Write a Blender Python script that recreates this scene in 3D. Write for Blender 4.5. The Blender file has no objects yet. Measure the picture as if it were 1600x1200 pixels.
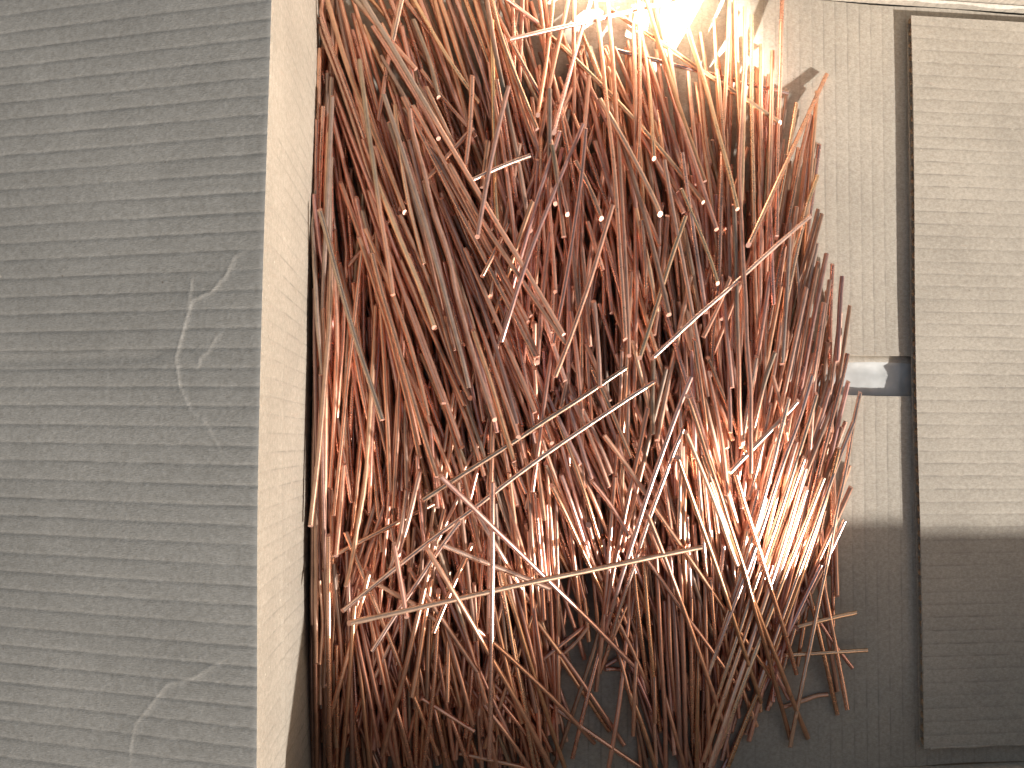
import bpy, math, random
import numpy as np
from mathutils import Vector, Matrix

random.seed(7)
rng = np.random.default_rng(11)
scene = bpy.context.scene
col = scene.collection

# ------------------------------------------------------------------ camera
F_PX, CX, CY = 1150.0, 800.0, 600.0
H_CAM = 0.427
_d = Vector((-124.0, -40.0, -1150.0)).normalized()          # straight down, seen from the camera
_Z = -_d
_X = Vector((10700.0, -100.0, -1150.0))
_X = (_X - _X.dot(_Z) * _Z).normalized()
_Y = _Z.cross(_X)
CAM2W = Matrix((_X, _Y, _Z))                                  # camera axes -> world axes
cam_data = bpy.data.cameras.new("camera")
cam_data.lens = 36.0 * F_PX / 1600.0
cam_data.sensor_width = 36.0
cam_data.clip_start = 0.01
cam_data.clip_end = 50.0
cam = bpy.data.objects.new("camera", cam_data)
col.objects.link(cam)
cam.matrix_world = Matrix.Translation((0, 0, H_CAM)) @ CAM2W.to_4x4()
scene.camera = cam


def P(px, py, z=0.0):
    """point of the world that stands at height z (metres above the box floor) along a line of sight"""
    v = CAM2W @ Vector((px - CX, CY - py, -F_PX))
    t = (z - H_CAM) / v.z
    return Vector((v.x * t, v.y * t, z))


_W2C = np.array(CAM2W.transposed())


def proj(p):
    c = _W2C @ (np.array(p) - np.array((0, 0, H_CAM)))
    return CX + F_PX * c[0] / -c[2], CY - F_PX * c[1] / -c[2]


# ------------------------------------------------------------------ light
SUN = Vector((1.85, -1.24, 1.0)).normalized()                 # towards the sun
sun_el = math.asin(SUN.z)
sun_rot = math.atan2(SUN.x, SUN.y)
world = bpy.data.worlds.new("World")
scene.world = world
world.use_nodes = True
wn = world.node_tree
wn.nodes.clear()
sky = wn.nodes.new("ShaderNodeTexSky")
sky.sky_type = 'NISHITA'
sky.sun_disc = False
sky.sun_elevation = sun_el
sky.sun_rotation = sun_rot
sky.air_density = 1.0
sky.dust_density = 2.5
bg = wn.nodes.new("ShaderNodeBackground")
bg.inputs[1].default_value = 0.112
wo = wn.nodes.new("ShaderNodeOutputWorld")
_wb = wn.nodes.new("ShaderNodeMix"); _wb.data_type = 'RGBA'; _wb.blend_type = 'MULTIPLY'
_wb.inputs[0].default_value = 1.0
_wb.inputs[7].default_value = (1.0, 0.80, 0.60, 1)          # the photograph's white balance
wn.links.new(sky.outputs[0], _wb.inputs[6])
wn.links.new(_wb.outputs[2], bg.inputs[0])
wn.links.new(bg.outputs[0], wo.inputs[0])
sl = bpy.data.lights.new("sun", 'SUN')
sl.energy = 5.0
sl.angle = math.radians(1.6)
sl.color = (1.0, 0.95, 0.885)
so = bpy.data.objects.new("sun", sl)
col.objects.link(so)
so.rotation_euler = SUN.to_track_quat('Z', 'Y').to_euler()
so.location = SUN * 3


def added_spot(px, py, radius, power, dist=2.2):
    """sunlight thrown a second time onto one patch, along the sun's own direction"""
    l = bpy.data.lights.new("added_spot", 'SPOT')
    l.energy = power
    l.color = (1.0, 0.94, 0.84)
    l.shadow_soft_size = 0.012
    l.spot_size = 2 * math.atan(radius / dist)
    l.spot_blend = 1.0
    o = bpy.data.objects.new("added_spot", l)
    col.objects.link(o)
    o.rotation_euler = SUN.to_track_quat('Z', 'Y').to_euler()
    o.location = P(px, py, 0.01) + SUN * dist


added_spot(1020, -15, 0.046, 6000)  # bright patch at the top edge, from an added lamp
added_spot(1085, 735, 0.038, 2100)  # bright patch on the rods, from an added lamp
scene.view_settings.view_transform = 'Standard'
scene.view_settings.look = 'None'
scene.view_settings.exposure = 0.60
scene.view_settings.gamma = 1.0
scene.cycles.max_bounces = 8
scene.cycles.diffuse_bounces = 4
scene.cycles.glossy_bounces = 6


# ------------------------------------------------------------------ materials
def new_mat(name):
    m = bpy.data.materials.new(name)
    m.use_nodes = True
    nt = m.node_tree
    nt.nodes.clear()
    out = nt.nodes.new("ShaderNodeOutputMaterial")
    pb = nt.nodes.new("ShaderNodeBsdfPrincipled")
    nt.links.new(pb.outputs[0], out.inputs[0])
    return m, nt, pb


def ramp(nt, stops):
    r = nt.nodes.new("ShaderNodeValToRGB")
    while len(r.color_ramp.elements) > 1:
        r.color_ramp.elements.remove(r.color_ramp.elements[-1])
    r.color_ramp.elements[0].position = stops[0][0]
    r.color_ramp.elements[0].color = (*stops[0][1], 1)
    for p, c in stops[1:]:
        e = r.color_ramp.elements.new(p)
        e.color = (*c, 1)
    return r


def noise(nt, vec, scale, detail=3.0, rough=0.55):
    n = nt.nodes.new("ShaderNodeTexNoise")
    n.inputs['Scale'].default_value = scale
    n.inputs['Detail'].default_value = detail
    n.inputs['Roughness'].default_value = rough
    if vec:
        nt.links.new(vec, n.inputs['Vector'])
    return n


def mixc(nt, a, b, fac, mode='MIX'):
    m = nt.nodes.new("ShaderNodeMix")
    m.data_type = 'RGBA'
    m.blend_type = mode
    for s, v in ((6, a), (7, b)):
        if isinstance(v, tuple):
            m.inputs[s].default_value = (*v, 1)
        else:
            nt.links.new(v, m.inputs[s])
    if isinstance(fac, float):
        m.inputs[0].default_value = fac
    else:
        nt.links.new(fac, m.inputs[0])
    return m.outputs[2]


def cardboard(name, base, fleck=0.5, tone=1.0):
    """kraft liner: mottled pulp, short fibres, dark and pale flecks"""
    m, nt, pb = new_mat(name)
    tc = nt.nodes.new("ShaderNodeTexCoord").outputs['Object']
    big = noise(nt, tc, 14.0, 4.0, 0.6)
    r1 = ramp(nt, [(0.3, tuple(c * 0.88 for c in base)), (0.7, tuple(min(1, c * 1.10) for c in base))])
    nt.links.new(big.outputs[0], r1.inputs[0])
    # cloudy pulp grain
    mid = noise(nt, tc, 420.0, 5.0, 0.7)
    r2 = ramp(nt, [(0.30, (0.80, 0.79, 0.77)), (0.72, (1.14, 1.14, 1.14))])
    nt.links.new(mid.outputs[0], r2.inputs[0])
    c = mixc(nt, r1.outputs[0], r2.outputs[0], 1.0, 'MULTIPLY')
    # fibres, stretched one way
    mp = nt.nodes.new("ShaderNodeMapping")
    mp.inputs['Scale'].default_value = (0.35, 1.6, 1.0)
    nt.links.new(tc, mp.inputs['Vector'])
    fib = noise(nt, mp.outputs[0], 1500.0, 2.0, 0.6)
    r3 = ramp(nt, [(0.33, (0.86, 0.85, 0.83)), (0.66, (1.10, 1.10, 1.11))])
    nt.links.new(fib.outputs[0], r3.inputs[0])
    c = mixc(nt, c, r3.outputs[0], 0.8, 'MULTIPLY')
    # flecks
    vo = nt.nodes.new("ShaderNodeTexVoronoi")
    vo.inputs['Scale'].default_value = 130.0
    nt.links.new(tc, vo.inputs['Vector'])
    r4 = ramp(nt, [(0.0, (1, 1, 1)), (0.045, (1, 1, 1)), (0.075, (0, 0, 0))])
    nt.links.new(vo.outputs['Distance'], r4.inputs[0])
    sep = nt.nodes.new("ShaderNodeSeparateColor")
    nt.links.new(vo.outputs['Color'], sep.inputs[0])
    gt = nt.nodes.new("ShaderNodeMath"); gt.operation = 'GREATER_THAN'
    gt.inputs[1].default_value = 0.90
    nt.links.new(sep.outputs[0], gt.inputs[0])
    mu = nt.nodes.new("ShaderNodeMath"); mu.operation = 'MULTIPLY'
    nt.links.new(gt.outputs[0], mu.inputs[0]); nt.links.new(r4.outputs[0], mu.inputs[1])
    mu2 = nt.nodes.new("ShaderNodeMath"); mu2.operation = 'MULTIPLY'
    nt.links.new(mu.outputs[0], mu2.inputs[0]); mu2.inputs[1].default_value = fleck
    c = mixc(nt, c, (0.10, 0.065, 0.04), mu2.outputs[0])
    lt = nt.nodes.new("ShaderNodeMath"); lt.operation = 'LESS_THAN'
    lt.inputs[1].default_value = 0.10
    nt.links.new(sep.outputs[0], lt.inputs[0])
    mu3 = nt.nodes.new("ShaderNodeMath"); mu3.operation = 'MULTIPLY'
    nt.links.new(lt.outputs[0], mu3.inputs[0]); nt.links.new(r4.outputs[0], mu3.inputs[1])
    mu4 = nt.nodes.new("ShaderNodeMath"); mu4.operation = 'MULTIPLY'
    nt.links.new(mu3.outputs[0], mu4.inputs[0]); mu4.inputs[1].default_value = 0.45
    c = mixc(nt, c, (0.72, 0.66, 0.56), mu4.outputs[0])
    # darker lines along the flutes (per-vertex weight from the geometry)
    at = nt.nodes.new("ShaderNodeAttribute"); at.attribute_name = "flute_line"
    brk = noise(nt, tc, 90.0, 3.0, 0.6)
    rb = ramp(nt, [(0.40, (0.15, 0.15, 0.15)), (0.58, (1, 1, 1))])
    nt.links.new(brk.outputs[0], rb.inputs[0])
    mg = nt.nodes.new("ShaderNodeMath"); mg.operation = 'MULTIPLY'
    nt.links.new(at.outputs['Fac'], mg.inputs[0]); nt.links.new(rb.outputs[0], mg.inputs[1])
    c = mixc(nt, c, tuple(x * 0.56 for x in base), mg.outputs[0])
    sc_ = nt.nodes.new("ShaderNodeAttribute"); sc_.attribute_name = "scuff_highlight"
    c = mixc(nt, c, tuple(min(1, x * 1.75) for x in base), sc_.outputs['Fac'])  # paler creases: highlights painted into the colour, along with rubbed fibres
    nt.links.new(c, pb.inputs['Base Color'])
    pb.inputs['Roughness'].default_value = 0.86
    pb.inputs['Specular IOR Level'].default_value = 0.25
    add = nt.nodes.new("ShaderNodeMath"); add.operation = 'ADD'
    nt.links.new(mid.outputs[0], add.inputs[0]); nt.links.new(fib.outputs[0], add.inputs[1])
    bp = nt.nodes.new("ShaderNodeBump")
    bp.inputs['Strength'].default_value = 0.35
    bp.inputs['Distance'].default_value = 0.00022
    nt.links.new(add.outputs[0], bp.inputs['Height'])
    nt.links.new(bp.outputs[0], pb.inputs['Normal'])
    return m


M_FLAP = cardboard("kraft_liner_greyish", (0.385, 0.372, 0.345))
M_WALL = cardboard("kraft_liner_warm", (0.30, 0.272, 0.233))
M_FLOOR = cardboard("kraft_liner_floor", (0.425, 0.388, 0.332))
M_CORE = cardboard("fluting_paper", (0.40, 0.29, 0.19), 0.1)


def copper(name, cut=False):
    m, nt, pb = new_mat(name)
    tc = nt.nodes.new("ShaderNodeTexCoord").outputs['Object']
    at = nt.nodes.new("ShaderNodeAttribute"); at.attribute_name = "tint"
    n1 = noise(nt, tc, 160.0, 4.0, 0.65)
    r1 = ramp(nt, [(0.28, (0.62, 0.56, 0.54)), (0.50, (0.97, 0.97, 0.97)), (0.75, (1.14, 1.06, 1.02))])
    nt.links.new(n1.outputs[0], r1.inputs[0])
    c = mixc(nt, at.outputs['Color'], r1.outputs[0], 0.6, 'MULTIPLY')
    n2 = noise(nt, tc, 1300.0, 3.0, 0.6)
    r2 = ramp(nt, [(0.30, (0.80, 0.78, 0.78)), (0.62, (1.06, 1.06, 1.06))])
    nt.links.new(n2.outputs[0], r2.inputs[0])
    c = mixc(nt, c, r2.outputs[0], 0.5, 'MULTIPLY')
    nt.links.new(c, pb.inputs['Base Color'])
    al = nt.nodes.new("ShaderNodeMath"); al.operation = 'MULTIPLY_ADD'
    # alpha of the tint carries how tarnished (dull) the rod is
    nt.links.new(at.outputs['Alpha'], al.inputs[0])
    al.inputs[1].default_value = 0.24
    al.inputs[2].default_value = 0.13
    ad = nt.nodes.new("ShaderNodeMath"); ad.operation = 'MULTIPLY_ADD'
    nt.links.new(n1.outputs[0], ad.inputs[0]); ad.inputs[1].default_value = 0.13
    nt.links.new(al.outputs[0], ad.inputs[2])
    nt.links.new(ad.outputs[0], pb.inputs['Roughness'])
    mt = nt.nodes.new("ShaderNodeMath"); mt.operation = 'MULTIPLY_ADD'
    nt.links.new(at.outputs['Alpha'], mt.inputs[0])
    mt.inputs[1].default_value = -0.32
    mt.inputs[2].default_value = 1.0
    nt.links.new(mt.outputs[0], pb.inputs['Metallic'])
    bp = nt.nodes.new("ShaderNodeBump")
    bp.inputs['Strength'].default_value = 0.13
    bp.inputs['Distance'].default_value = 0.00025
    sm = nt.nodes.new("ShaderNodeMath"); sm.operation = 'ADD'
    nt.links.new(n1.outputs[0], sm.inputs[0]); nt.links.new(n2.outputs[0], sm.inputs[1])
    nt.links.new(sm.outputs[0], bp.inputs['Height'])
    nt.links.new(bp.outputs[0], pb.inputs['Normal'])
    return m


M_COPPER = copper("tarnished_copper")
M_CUT, _nt, _pb = new_mat("freshly_cut_copper")
_pb.inputs['Base Color'].default_value = (0.80, 0.50, 0.40, 1)
_pb.inputs['Metallic'].default_value = 0.8
_pb.inputs['Roughness'].default_value = 0.55

M_TAPE, _nt, _pb = new_mat("clear_packing_tape_over_board")
_tc = _nt.nodes.new("ShaderNodeTexCoord").outputs['Object']
_n = noise(_nt, _tc, 60.0, 3.0)
_r = ramp(_nt, [(0.35, (0.40, 0.41, 0.40)), (0.7, (0.54, 0.56, 0.56))])
_nt.links.new(_n.outputs[0], _r.inputs[0])
_nt.links.new(_r.outputs[0], _pb.inputs['Base Color'])
_pb.inputs['Roughness'].default_value = 0.22
_pb.inputs['Coat Weight'].default_value = 0.8
_pb.inputs['Coat Roughness'].default_value = 0.08
_b = _nt.nodes.new("ShaderNodeBump")
_b.inputs['Strength'].default_value = 0.5
_b.inputs['Distance'].default_value = 0.0008
_nt.links.new(_n.outputs[0], _b.inputs['Height'])
_nt.links.new(_b.outputs[0], _pb.inputs['Normal'])
_nt.links.new(_b.outputs[0], _pb.inputs['Coat Normal'])

M_GROUND, _nt, _pb = new_mat("grey_concrete")
_tc = _nt.nodes.new("ShaderNodeTexCoord").outputs['Object']
_n = noise(_nt, _tc, 9.0, 6.0, 0.65)
_r = ramp(_nt, [(0.3, (0.20, 0.195, 0.185)), (0.7, (0.30, 0.29, 0.275))])
_nt.links.new(_n.outputs[0], _r.inputs[0])
_nt.links.new(_r.outputs[0], _pb.inputs['Base Color'])
_pb.inputs['Roughness'].default_value = 0.9


# ------------------------------------------------------------------ helpers
def link_mesh(name, verts, faces, mats, parent=None, smooth=True, attrs=None, matidx=None, origin=None):
    v = np.asarray(verts, dtype=float)
    if origin is None:
        origin = v.mean(axis=0)
    v = v - np.asarray(origin)
    me = bpy.data.meshes.new(name)
    me.from_pydata(v.tolist(), [], faces)
    for m in mats:
        me.materials.append(m)
    if smooth:
        me.polygons.foreach_set("use_smooth", [True] * len(me.polygons))
    if matidx is not None:
        me.polygons.foreach_set("material_index", matidx)
    for k, (typ, data) in (attrs or {}).items():
        a = me.attributes.new(k, typ, 'POINT')
        a.data.foreach_set("color" if typ == 'FLOAT_COLOR' else "value", np.asarray(data, dtype=float).ravel())
    me.update()
    o = bpy.data.objects.new(name, me)
    o.location = origin
    col.objects.link(o)
    if parent is not None:
        o.parent = parent
        o.matrix_parent_inverse = parent.matrix_world.inverted()
    return o


def tag(o, label, cat, group=None, kind=None):
    if label: o["label"] = label
    if cat: o["category"] = cat
    if group: o["group"] = group
    if kind: o["kind"] = kind
    return o


def vnoise(x, y, seed=0, f=1.0):
    """cheap smooth value noise from a few sines"""
    r = np.random.default_rng(seed)
    s = 0
    for i in range(6):
        a, b, c = r.normal(size=2).tolist() + [r.uniform(0, 6.28)]
        s = s + np.sin(f * (a * x + b * y) + c)
    return s / 6.0


def board(name, S, N, ulen, vlen, mat, parent, pitch=0.0078, thick=0.004, depth=0.00016, usegs=60,
          extra=None, seed=1, warp=0.0004, fade=None, back=True, phase=0.0, label=None, rear_shift=(0, 0, 0), scuff_highlight=None):
    """corrugated board: S(u,v) gives the inner surface point, N its normal; the flutes run along u and
    press through the liner as shallow valleys every `pitch` along v."""
    offs = np.array([-0.5, -0.30, -0.14, -0.06, 0.0, 0.06, 0.14, 0.30]) * pitch
    vs = []
    k = -1
    while (k - 0.6) * pitch + phase * pitch < vlen:
        c = (k + phase) * pitch + math.sin(k * 1.7 + seed) * 0.03 * pitch
        for o_ in offs:
            vs.append((c + o_, abs(o_)))
        k += 1
    vs = [(v, d) for v, d in vs if 0 < v < vlen]
    if scuff_highlight is not None:                 # finer grid where creases have to be drawn
        vs2 = []
        vs.sort()
        for (a, da), (c2, dc) in zip(vs, vs[1:]):
            vs2.append((a, da))
            if c2 - a > 0.0008: vs2.append(((a + c2) / 2, (da + dc) / 2))
        vs = vs2 + vs[-1:]
    vs = sorted(set([(0.0, pitch / 2), (vlen, pitch / 2)] + vs))
    V = np.array([a for a, _ in vs]); D = np.array([b for _, b in vs])
    U = np.linspace(0, ulen, usegs + 1)
    UU, VV = np.meshgrid(U, V, indexing='ij')
    DD = np.broadcast_to(D, UU.shape)
    wob = 0.75 + 0.45 * vnoise(UU * 30, VV * 55, seed, 1.3)
    sgn = np.where(VV - np.round(VV / pitch) * pitch > 0, 1, 1)
    h = -depth * np.exp(-(DD / (0.085 * pitch)) ** 2) * wob - depth * 0.22 * np.exp(-(DD / (0.26 * pitch)) ** 2)
    h = h + warp * vnoise(UU * 14, VV * 14, seed + 5)
    g = np.exp(-(DD / (0.05 * pitch)) ** 2) * np.clip(0.6 + 0.7 * vnoise(UU * 45, VV * 90, seed + 9, 1.0), 0, 1)
    if fade is not None:
        g = g * fade(UU, VV)
    if extra is not None:
        h = h + extra(UU, VV)
    nu, nv = UU.shape
    pts = np.zeros((nu, nv, 3)); nor = np.zeros((nu, nv, 3))
    for i in range(nu):
        for j in range(nv):
            pts[i, j] = S(UU[i, j], VV[i, j]); nor[i, j] = N(UU[i, j], VV[i, j])
    front = (pts + nor * h[..., None]).reshape(-1, 3)
    rear = (pts - nor * thick + np.array(rear_shift)).reshape(-1, 3)
    faces = []
    idx = lambda i, j: i * nv + j
    off = nu * nv
    for i in range(nu - 1):
        for j in range(nv - 1):
            faces.append((idx(i, j), idx(i + 1, j), idx(i + 1, j + 1), idx(i, j + 1)))
    verts = front
    flute_line = g.ravel()
    scuff_hl = scuff_highlight(UU, VV).ravel() if scuff_highlight is not None else np.zeros(nu * nv)
    if back:
        verts = np.vstack([front, rear]); flute_line = np.concatenate([flute_line, flute_line * 0]); scuff_hl = np.concatenate([scuff_hl, scuff_hl * 0])
        faces.append((off + idx(0, 0), off + idx(0, nv - 1), off + idx(nu - 1, nv - 1), off + idx(nu - 1, 0)))
        for i in range(nu - 1):
            faces.append((idx(i, 0), off + idx(i, 0), off + idx(i + 1, 0), idx(i + 1, 0)))
            faces.append((idx(i, nv - 1), idx(i + 1, nv - 1), off + idx(i + 1, nv - 1), off + idx(i, nv - 1)))
        for j in range(nv - 1):
            faces.append((idx(0, j), idx(0, j + 1), off + idx(0, j + 1), off + idx(0, j)))
            faces.append((idx(nu - 1, j), off + idx(nu - 1, j), off + idx(nu - 1, j + 1), idx(nu - 1, j + 1)))
    # outward winding for the front: check and flip if needed
    a, b, c_ = verts[faces[0][0]], verts[faces[0][1]], verts[faces[0][2]]
    if np.dot(np.cross(b - a, c_ - a), nor[0, 0]) < 0:
        faces = [tuple(reversed(f)) for f in faces]
    o = link_mesh(name, verts, faces, [mat], parent, smooth=True, attrs={"flute_line": ('FLOAT', flute_line), "scuff_highlight": ('FLOAT', scuff_hl)})
    # keep the sheet's cut edges crisp
    try:
        o.data.set_sharp_from_angle(angle=math.radians(50))
    except Exception:
        pass
    if label: o["label"] = label
    return o


# ------------------------------------------------------------------ the box
RIM = 0.127
Y_TOP = P(1420, 9).y            # foot of the far end wall
Y_BOT = P(1500, 1195).y         # foot of the near end wall
X_LEFT_RIM_TOP = P(415, 0, RIM).x
X_LEFT_RIM_BOT = P(393, 900, RIM).x
LEAN = Vector((0.0075, -0.0055, 0))
X_LEFT = -0.0640
X_RIGHT = 0.69

box = bpy.data.objects.new("cardboard_box", None)
box.location = (0.31, 0, -0.006)
box.empty_display_size = 0.05
col.objects.link(box)
bpy.context.view_layer.update()
tag(box, "large open corrugated cardboard box seen from above, holding the heap of copper rods", "box")


def lerp(a, b, t):
    return a + (b - a) * t


def rim_x(y):
    """the folded rim bows a little"""
    p = [(-0.30, P(393, 1200, RIM).x), (P(0, 1200, RIM).y, P(392.5, 1200, RIM).x), (P(0, 820, RIM).y, P(392.5, 820, RIM).x),
         (P(0, 400, RIM).y, P(402, 400, RIM).x), (P(0, 0, RIM).y, P(416, 0, RIM).x), (0.40, P(424, -300, RIM).x)]
    for (a, xa), (b, xb) in zip(p, p[1:]):
        if a <= y <= b:
            t = (y - a) / (b - a)
            return lerp(xa, xb, t) + 0.0020
    return (p[0][1] if y < p[0][0] else p[-1][1]) + 0.0020


_ys = np.linspace(-0.32, 0.42, 300)
_xs = np.convolve(np.pad([rim_x(y) for y in _ys], 12, mode='edge'), np.ones(25) / 25, 'valid')
rim_s = lambda y: float(np.interp(y, _ys, _xs))

Y0L, Y1L = Y_BOT - 0.012, Y_TOP + 0.012       # ends of the side walls at rim height


def S_left(u, v):                     # u: down from rim; v: along y from bottom to top
    y = Y0L + v
    t = u / RIM
    rx = rim_s(y)
    r = 0.0016
    if u < r:                          # rolled shoulder of the fold
        return (lerp(rx, X_LEFT, t) - 0.0006 * (1 - u / r) ** 2, y + LEAN.y * t, RIM - u)
    return (lerp(rx, X_LEFT, t), y + LEAN.y * t, RIM - u)


def N_left(u, v):
    n = Vector((1.0, 0, 0.083)).normalized()
    return n


def seg_dist(px, py, poly):
    best = np.full(px.shape, 1e9); side = np.zeros(px.shape); tt = np.zeros(px.shape)
    n = len(poly) - 1
    for i, ((ax, ay), (bx, by)) in enumerate(zip(poly, poly[1:])):
        dx, dy = bx - ax, by - ay
        L = dx * dx + dy * dy
        t = np.clip(((px - ax) * dx + (py - ay) * dy) / L, 0, 1)
        ex, ey = px - (ax + t * dx), py - (ay + t * dy)
        d = np.hypot(ex, ey)
        s = np.sign(dx * (py - ay) - dy * (px - ax))
        m = d < best
        best = np.where(m, d, best); side = np.where(m, s, side); tt = np.where(m, (i + t) / n, tt)
    return best, side, tt


def ex_wall(U, V):
    h = 0.0
    h = h + 0.0007 * np.exp(-((U - 0.045 - 0.004 * np.sin(V * 20)) / 0.0022) ** 2) * np.clip(np.sin(V * 9.0 + 0.4), 0, 1)
    h = h + 0.0010 * vnoise(U * 26, V * 12, 33)
    return h


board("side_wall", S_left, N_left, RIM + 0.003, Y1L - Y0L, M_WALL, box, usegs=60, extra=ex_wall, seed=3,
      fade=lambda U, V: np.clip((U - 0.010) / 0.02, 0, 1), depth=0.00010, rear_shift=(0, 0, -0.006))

# left flap folded outwards, dropping away from the rim
TILT = math.radians(18.5)
FL = 0.20
flap_dir = Vector((-math.cos(TILT), 0, -math.sin(TILT)))
flap_nor = Vector((-math.sin(TILT), 0, math.cos(TILT)))


def S_lf(u, v):
    y = Y0L + v
    x0, z0 = rim_s(y) + 0.0003, RIM + 0.0007
    r = 0.007
    drop = 0.0
    if u < r:
        drop = 0.0 * (1 - u / r) ** 2
    return (x0 + flap_dir.x * u, y, z0 + flap_dir.z * u + drop)


def flap_uv(px, py):
    """where a line of sight meets the flap's plane, as (u, v)"""
    d = CAM2W @ Vector((px - CX, CY - py, -F_PX))
    o = Vector((0, 0, H_CAM))
    p0 = Vector((rim_s(0.0), 0, RIM))
    t = (p0 - o).dot(flap_nor) / d.dot(flap_nor)
    q = o + d * t
    return ((rim_s(q.y) - q.x) / math.cos(TILT), q.y - Y0L)


cr1 = [flap_uv(*p) for p in ((392, 388), (366, 402), (352, 432), (332, 455), (300, 470), (291, 500), (283, 530), (275, 558), (281, 605), (298, 640), (318, 655), (340, 695), (358, 728))]
cr2 = [flap_uv(*p) for p in ((300, 430), (298, 455), (291, 490))]
cr3 = [flap_uv(*p) for p in ((372, 1018), (300, 1060), (262, 1068), (238, 1098), (212, 1130), (204, 1165), (203, 1215))]
cr4 = [flap_uv(*p) for p in ((345, 515), (325, 550), (312, 560), (310, 578))]
cr5 = [flap_uv(*p) for p in ((0, 565), (120, 562), (240, 556), (275, 553))]


def ex_flap(U, V):
    h = 0.0
    for cr, a, w in ((cr1, 0.00009, 0.0009), (cr2, 0.00006, 0.0008), (cr3, 0.00006, 0.0010), (cr4, 0.00006, 0.0009)):
        d, s, t = seg_dist(U, V, cr)
        e = np.clip(np.minimum(t, 1 - t) * 7, 0, 1)
        h = h + a * e * np.exp(-(d / w) ** 2) + 0.8 * a * e * s * np.exp(-(d / (w * 7)) ** 2)
    d, s, t = seg_dist(U, V, cr5)
    h = h - 0.0002 * np.exp(-(d / 0.0028) ** 2) * np.clip((1 - t) * 3, 0, 1)
    return h


def highlight_flap(U, V):  # light caught by the creases put into the colour, besides rubbed paper
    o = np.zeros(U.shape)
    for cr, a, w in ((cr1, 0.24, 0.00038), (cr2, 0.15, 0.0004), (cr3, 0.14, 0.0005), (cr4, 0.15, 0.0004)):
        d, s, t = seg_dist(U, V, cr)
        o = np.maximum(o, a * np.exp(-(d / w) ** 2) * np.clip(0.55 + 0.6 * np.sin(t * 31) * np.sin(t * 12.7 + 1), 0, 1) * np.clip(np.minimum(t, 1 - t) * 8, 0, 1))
    # rubbed fold, its pale halo of light painted in
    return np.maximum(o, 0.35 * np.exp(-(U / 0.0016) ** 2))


board("flap", S_lf, lambda u, v: flap_nor, FL, Y1L - Y0L, M_FLAP, box, usegs=300, extra=ex_flap, scuff_highlight=highlight_flap, seed=8,
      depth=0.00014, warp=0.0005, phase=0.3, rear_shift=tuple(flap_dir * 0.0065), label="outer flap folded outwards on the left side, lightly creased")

# end walls ---------------------------------------------------------------
def end_wall(ybase, out, name, mat, lean):
    def S(u, v):                        # u up, v along x
        return (X_LEFT - 0.012 + v, ybase + out * lean * u / RIM, u + 0.0)
    return board(name, S, lambda u, v: Vector((0, -out, lean / RIM)).normalized(), RIM, X_RIGHT - X_LEFT + 0.02, mat, box,
                 usegs=14, seed=12 if out > 0 else 15, depth=0.00014)


end_wall(Y_TOP, 1, "end_wall", M_FLOOR, 0.008)
end_wall(Y_BOT, -1, "end_wall", M_FLOOR, 0.007)


def S_rw(u, v):
    return (X_RIGHT + 0.02 * u / RIM, Y_BOT + v, u)


board("side_wall", S_rw, lambda u, v: Vector((-1, 0, 0.15)).normalized(), RIM * 0.97, Y_TOP - Y_BOT, M_FLOOR, box, usegs=14, seed=17)

# outer flaps at the ends and the right hang down outside
for out, yb in ((1, Y_TOP + 0.008), (-1, Y_BOT - 0.007)):
    def S_of(u, v, out=out, yb=yb):
        return (X_LEFT + v, yb + out * (0.006 + 0.55 * u), RIM - 0.003 - 0.8 * u)
    board("flap", S_of, lambda u, v, out=out: Vector((0, out * 0.8, 0.55)).normalized(), 0.13, X_RIGHT - X_LEFT, M_FLAP, box, usegs=8, seed=21)


def S_rf(u, v):
    return (X_RIGHT + 0.024 + 0.75 * u, Y_BOT + v, RIM - 0.006 - 0.6 * u)


board("flap", S_rf, lambda u, v: Vector((0.6, 0, 0.75)).normalized(), 0.15, Y_TOP - Y_BOT, M_FLAP, box, usegs=8, seed=22)

# floor flaps ---------------------------------------------------------------
GAP_T = P(1370, 555).y; GAP_B = P(1370, 618).y
FX0, FX1 = X_LEFT - 0.0005, X_RIGHT - 0.001


def floor_board(name, ya, yb, seed, label):
    """flutes run along y, printed through every pitch along x; ya is the open (cut) edge"""
    L = abs(yb - ya); s = 1 if yb > ya else -1

    def S(u, v):
        return (FX0 + v, ya + s * u + 0.0004 * math.sin(v * 70 + seed), 0.0010 * math.sin(v * 8 + seed) * math.exp(-u / 0.03) * 0.6)
    return board(name, S, lambda u, v: Vector((0, 0, 1)), L, FX1 - FX0, M_FLOOR, box, usegs=50, seed=seed, depth=0.00009, warp=0.0003, thick=0.0039, label=label)


floor_board("floor_flap", GAP_T, Y_TOP - 0.0008, 31, None)
floor_board("floor_flap", GAP_B, Y_BOT + 0.0008, 37, None)

# right-hand floor flap, lying on the other two, its fluted cut edge towards the rods
RF_LIFT = 0.0007
RF_TH = 0.0041
ZT = RF_LIFT + RF_TH
e_top = P(1423, 24, ZT); e_bot = P(1444, 1170, ZT)
RY0, RY1 = e_bot.y, e_top.y


def rf_x(y):
    t = (y - e_bot.y) / (e_top.y - e_bot.y)
    return e_bot.x + (e_top.x - e_bot.x) * t + 0.0007 * math.sin(t * 9)


def S_ff(u, v):
    y = RY0 + v
    x = rf_x(y)
    bow = 0.0
    return (x + (FX1 - x) * u / (FX1 - e_bot.x), y + 0.0006 * math.sin(u * 60) * (1 if v < 0.002 else 0), ZT + 0.0006 * math.sin(u * 12))


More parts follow.
